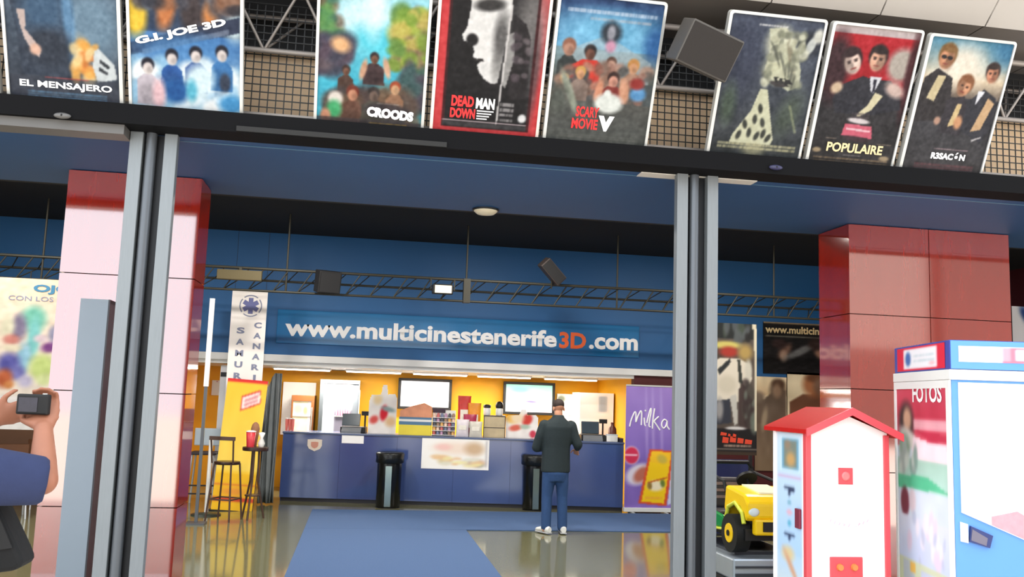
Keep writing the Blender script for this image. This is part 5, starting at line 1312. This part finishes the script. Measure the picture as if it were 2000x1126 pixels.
def head(b, c, yaw=0.0, pitch=0.0, s=1.0):
    Rm = Matrix.Rotation(yaw, 3, 'Z') @ Matrix.Rotation(pitch, 3, 'X')
    def el(o, r):
        k = B().ball((0, 0, 0), r, 18, 12); k.v = [tuple(c + (Rm @ (Vector(v)+Vector(o)))*s) for v in k.v]; b.add(k.v, k.f, True)
    el((0, -.008, .03), (.074, .094, .088)); el((0, .022, -.045), (.056, .066, .068)); el((0, .05, -.085), (.03, .032, .026))
    el((0, .092, -.02), (.013, .020, .028)); el((0, .085, .018), (.05, .018, .012)); el((0, .082, -.062), (.026, .014, .010))
    for sx in (-1, 1): el((sx*.076, -.005, -.012), (.010, .020, .032))
    return Rm
def face_bits(t, c, Rm, s=1.0):
    for sx in (-1, 1):
        p = c+(Rm @ Vector((sx*.032, .082, .004)))*s
        obj('eye', B().ball(p, .0115*s, 10, 8), M('eye_white', (230, 228, 222), .2), t)
        obj('iris', B().ball(p+(Rm @ Vector((0, .007, 0)))*s, .0062*s, 8, 6), M('iris_brown', (50, 34, 26), .2), t)
def hair_cap(t, c, Rm, s, mat, back=-.095):
    k = B().ball((0, -.014, .045), (.080, .098, .082), 22, 14)
    vs = []
    for v in k.v:
        v = Vector(v)
        if v.y > .05 and v.z < .075: v.y = .05+(v.y-.05)*.2
        if v.z < -.02: v = Vector((v.x*.93, min(v.y, .0)*.95, v.z))
        vs.append(tuple(c+(Rm @ v)*s))
    k.v = vs
    return fused('hair', k, .008, mat, t, 3)
def torso(b, rings):
    b.loft([(vec(x, y, z), vec(rx, 0, 0), vec(0, ry, 0)) for x, y, z, rx, ry in rings], 24)

# --- man at the counter, seen from behind
mt = thing('person', 'man in a dark jacket and blue jeans standing at the counter with his back turned', 'person', (2.57, 11.66, .013), 0)
b = B(); hc = vec(.03, .055, 1.605)
Rm = head(b, hc, .12, -.42, .97)
b.limb([(vec(.02, .0, 1.36), .058), (vec(.025, .03, 1.54), .055)])
torso(b, [(0, 0, .84, .16, .11), (0, 0, .95, .15, .10), (.0, .0, 1.12, .15, .10), (.01, .0, 1.28, .18, .10), (.01, .0, 1.37, .17, .09), (.015, .0, 1.43, .08, .06)])
lw, rw = vec(-.10, .34, 1.06), vec(.305, .10, 1.07)
b.limb([(vec(-.17, 0, 1.37), .05), (vec(-.245, .03, 1.10), .042), (lw, .028)])
b.limb([(vec(.20, 0, 1.37), .05), (vec(.285, -.035, 1.16), .042), (rw, .028)])
hand(b, lw, vec(.6, .8, .0), vec(-.3, .2, .9), .4)
hand(b, rw, vec(.05, .5, -.45), vec(-.75, .3, .4), .5)
for sx, ox in ((-1, -.105), (1, .10)):
    b.limb([(vec(sx*.085, 0, .86), .085), (vec(ox*1.02, .01, .47), .055), (vec(ox*1.05, -.015, .09), .040)])
    b.loft([(vec(ox*1.05+sx*.02, y, z), vec(.035, 0, 0), vec(0, .0, .025)) for y, z in ((-.05, .04), (.05, .04), (.14, .03))], 12)
fused('body', b, .0065, SKIN, mt, 4)
face_bits(mt, hc, Rm, .97)
hair_cap(mt, hc, Rm, .97, HAIR)
b = B()
torso(b, [(0, -.005, .775, .19, .135), (0, 0, .80, .195, .138), (0, 0, .95, .19, .132), (0, 0, 1.10, .188, .128), (.005, 0, 1.24, .212, .132), (.01, -.005, 1.36, .214, .125), (.012, -.005, 1.42, .165, .105), (.018, .0, 1.485, .085, .08), (.02, .01, 1.52, .072, .07)])
b.limb([(vec(-.165, 0, 1.375), .078), (vec(-.21, .0, 1.25), .072), (vec(-.255, .03, 1.09), .066), (vec(-.14, .27, 1.07), .05)])
b.limb([(vec(.195, 0, 1.375), .078), (vec(.235, -.01, 1.25), .072), (vec(.285, -.03, 1.14), .064), (vec(.30, .05, 1.10), .05)])
fused('jacket', b, .011, JACKET, mt, 5)
b = B()
torso(b, [(0, 0, .66, .15, .12), (0, -.01, .76, .168, .13), (0, -.005, .86, .165, .12), (0, 0, .93, .155, .11)])
for sx, ox in ((-1, -.105), (1, .10)):
    b.limb([(vec(sx*.082, 0, .80), .095), (vec(sx*.09, .0, .64), .088), (vec(ox, .012, .47), .072), (vec(ox*1.03, -.005, .28), .068), (vec(ox*1.06, -.012, .075), .066)])
fused('jeans', b, .011, JEANS, mt, 4)
for sx, ox, yw in ((-1, -.118, .5), (1, .118, -.1)):
    b = B()
    Rz = Matrix.Rotation(yw, 3, 'Z')
    b.loft([(vec(ox, -.01, 0)+Rz @ vec(0, y, z), Rz @ vec(wd, 0, 0), vec(0, 0, hz)) for y, z, wd, hz in ((-.09, .045, .032, .036), (-.05, .05, .042, .046), (.03, .046, .044, .042), (.10, .036, .046, .032), (.16, .028, .036, .024), (.175, .024, .02, .018))], 16)
    sh = obj('shoe', b, WHITE, mt)
    obj('sole', B().box(-.04, .04, -.09, .16, .0, .012, R=Rz).mesh('sole'), M('sole_grey', (200, 200, 204), .6), sh, (ox, -.01, 0))

# --- photographer at the left edge, seen from behind
ph = thing('person', 'photographer in a navy short-sleeved shirt raising a camera at the left edge', 'person', (-1.29, 2.62, 0), 0)
def L(px, py, Y): q = at_y(px, py, Y); return vec(q.x+1.29, q.y-2.62, q.z)
b = B(); hc = vec(.0, .07, 1.675)
Rm = head(b, hc, -.25, -.05)
b.limb([(vec(0, .0, 1.44), .062), (vec(0, .04, 1.61), .058)])
torso(b, [(0, 0, .90, .165, .11), (0, 0, 1.05, .155, .105), (0, 0, 1.22, .165, .11), (0, 0, 1.38, .19, .11), (0, 0, 1.47, .18, .09), (0, 0, 1.53, .08, .06)])
relb, rwr = L(84, 938, 2.72), L(85, 838, 2.84)
b.limb([(vec(.19, .0, 1.48), .055), (relb, .040), (relb.lerp(rwr, .35), .036), (rwr, .026)])
lelb, lwr = vec(-.02, .28, 1.44), L(-14, 818, 2.90)
b.limb([(vec(-.19, .0, 1.47), .055), (vec(-.24, .14, 1.36), .046), (lwr, .029)])
hand(b, rwr, L(90, 800, 2.90)-rwr, vec(-.75, .35, .35), .62, L=1.0)
hand(b, lwr, vec(.75, .1, .28), vec(.1, -.3, .9), .35, L=.9)
for sx in (-1, 1):
    b.limb([(vec(sx*.09, 0, .92), .09), (vec(sx*.10, .015, .50), .058), (vec(sx*.11, -.01, .09), .042)])
    b.loft([(vec(sx*.12, y, z), vec(.036, 0, 0), vec(0, .0, .026)) for y, z in ((-.05, .045), (.05, .045), (.15, .035))], 12)
fused('body', b, .0065, SKIN2, ph, 4)
face_bits(ph, hc, Rm); hair_cap(ph, hc, Rm, 1.0, HAIR)
b = B()
torso(b, [(0, 0, .86, .185, .135), (0, 0, 1.0, .18, .13), (0, 0, 1.2, .185, .13), (0, 0, 1.38, .21, .13), (0, 0, 1.48, .20, .11), (0, 0, 1.545, .09, .075)])
sh_ = vec(.19, .0, 1.50)
b.limb([(sh_, .085), (sh_.lerp(relb, .5), .080)]); b.cyl(sh_.lerp(relb, .5), sh_.lerp(relb, 1.03), .080, .066, 20)
b.limb([(vec(-.19, .0, 1.47), .08), (vec(-.225, .10, 1.39), .068)])
fused('shirt', b, .011, SHIRTBLUE, ph, 4)
b = B()
torso(b, [(0, 0, .74, .16, .13), (0, 0, .86, .175, .13), (0, 0, .96, .165, .12)])
for sx in (-1, 1): b.limb([(vec(sx*.085, 0, .84), .1), (vec(sx*.10, .015, .50), .078), (vec(sx*.11, -.01, .07), .066)])
fused('trousers', b, .012, M('dark_trousers', (50, 50, 56), .85), ph, 4)
for sx in (-1, 1):
    obj('shoe', B().loft([(vec(sx*.12, y, z), vec(wd, 0, 0), vec(0, 0, hz)) for y, z, wd, hz in ((-.09, .047, .034, .04), (-.02, .055, .046, .05), (.08, .044, .048, .04), (.17, .03, .036, .026))], 16), M('brown_shoe', (70, 50, 40), .5), ph)
cq = at_y(66, 789, 2.862)
cm = thing('camera', 'small black compact camera held up by the photographer', 'camera', tuple(cq), math.radians(-6))
obj('camera_body', B().box(-.046, .046, -.012, .012, -.030, .030), M('camera_black', (8, 8, 9), .6), cm, bevel=.005)
obj('display', B().box(-.038, .016, -.0135, -.0121, -.022, .02), M('camera_display', (40, 36, 48), .2, 0, .4, 60), cm)
obj('lens', B().cyl((0.008, .012, 0), (.008, .034, 0), .022, .02, 18), DARKSTEEL, cm)
obj('shutter_button', B().cyl((.03, 0, .028), (.03, 0, .033), .007, n=10), ALU, cm)
def bp(px, py): q = at_y(px, py, 2.74); return (q.x+.95, q.z)
pts = [bp(-90, 1125), bp(0, 1113), bp(44, 1107), bp(59, 1094), bp(50, 1070), bp(14, 992), bp(0, 968), bp(-60, 930), bp(-90, 980)]
bg_ = thing('shoulder_bag', 'black shoulder bag hanging at the photographer side', 'bag', (-.95, 2.74, 0))
obj('pouch', B().prism(pts, -.055, .055), M('black_nylon', (9, 9, 11), .85, 0, .15, 20, .2), bg_, bevel=.015)
obj('flap', B().prism([bp(-80, 1080), bp(40, 1062), bp(10, 990), bp(-2, 972), bp(-56, 936)], -.062, -.056), M('black_flap', (12, 12, 14), .7), bg_)
sx0 = bp(-50, 934)
obj('strap', B().tube([(sx0[0], 0, sx0[1]), (-.33, -.05, 1.35), (-.37, -.13, 1.5), (-.38, .0, 1.575)], .012), BLACK, bg_)

# ================================================================ beyond the camera: unseen blocks added to darken what the polished columns mirror
far = thing('far_backdrop', 'plain grey building darker below, added unseen behind the viewer to tone the column reflections', 'backdrop', (8, -24, 0))
obj('lower_block', B().box(0, 19, -6, 0, 0, 4.6), M('backdrop_dark', (72, 66, 62), .8), far)
obj('upper_block', B().box(0, 19, -6, 0, 4.61, 13.0), M('backdrop_grey', (122, 112, 106), .8), far)
obj('roof', B().box(-.3, 19.2, -6.3, .3, 13.01, 13.3), DARKSTEEL, far)
far2 = thing('far_backdrop', 'taller plain dark building added unseen at the right behind the viewer to darken the column reflections', 'backdrop', (27.6, -24, 0))
obj('wall', B().box(0, 20, -10, 0, 0, 15), MATS['backdrop_dark'], far2)
obj('roof', B().box(-.3, 20.3, -10.3, .3, 15, 15.4), DARKSTEEL, far2)
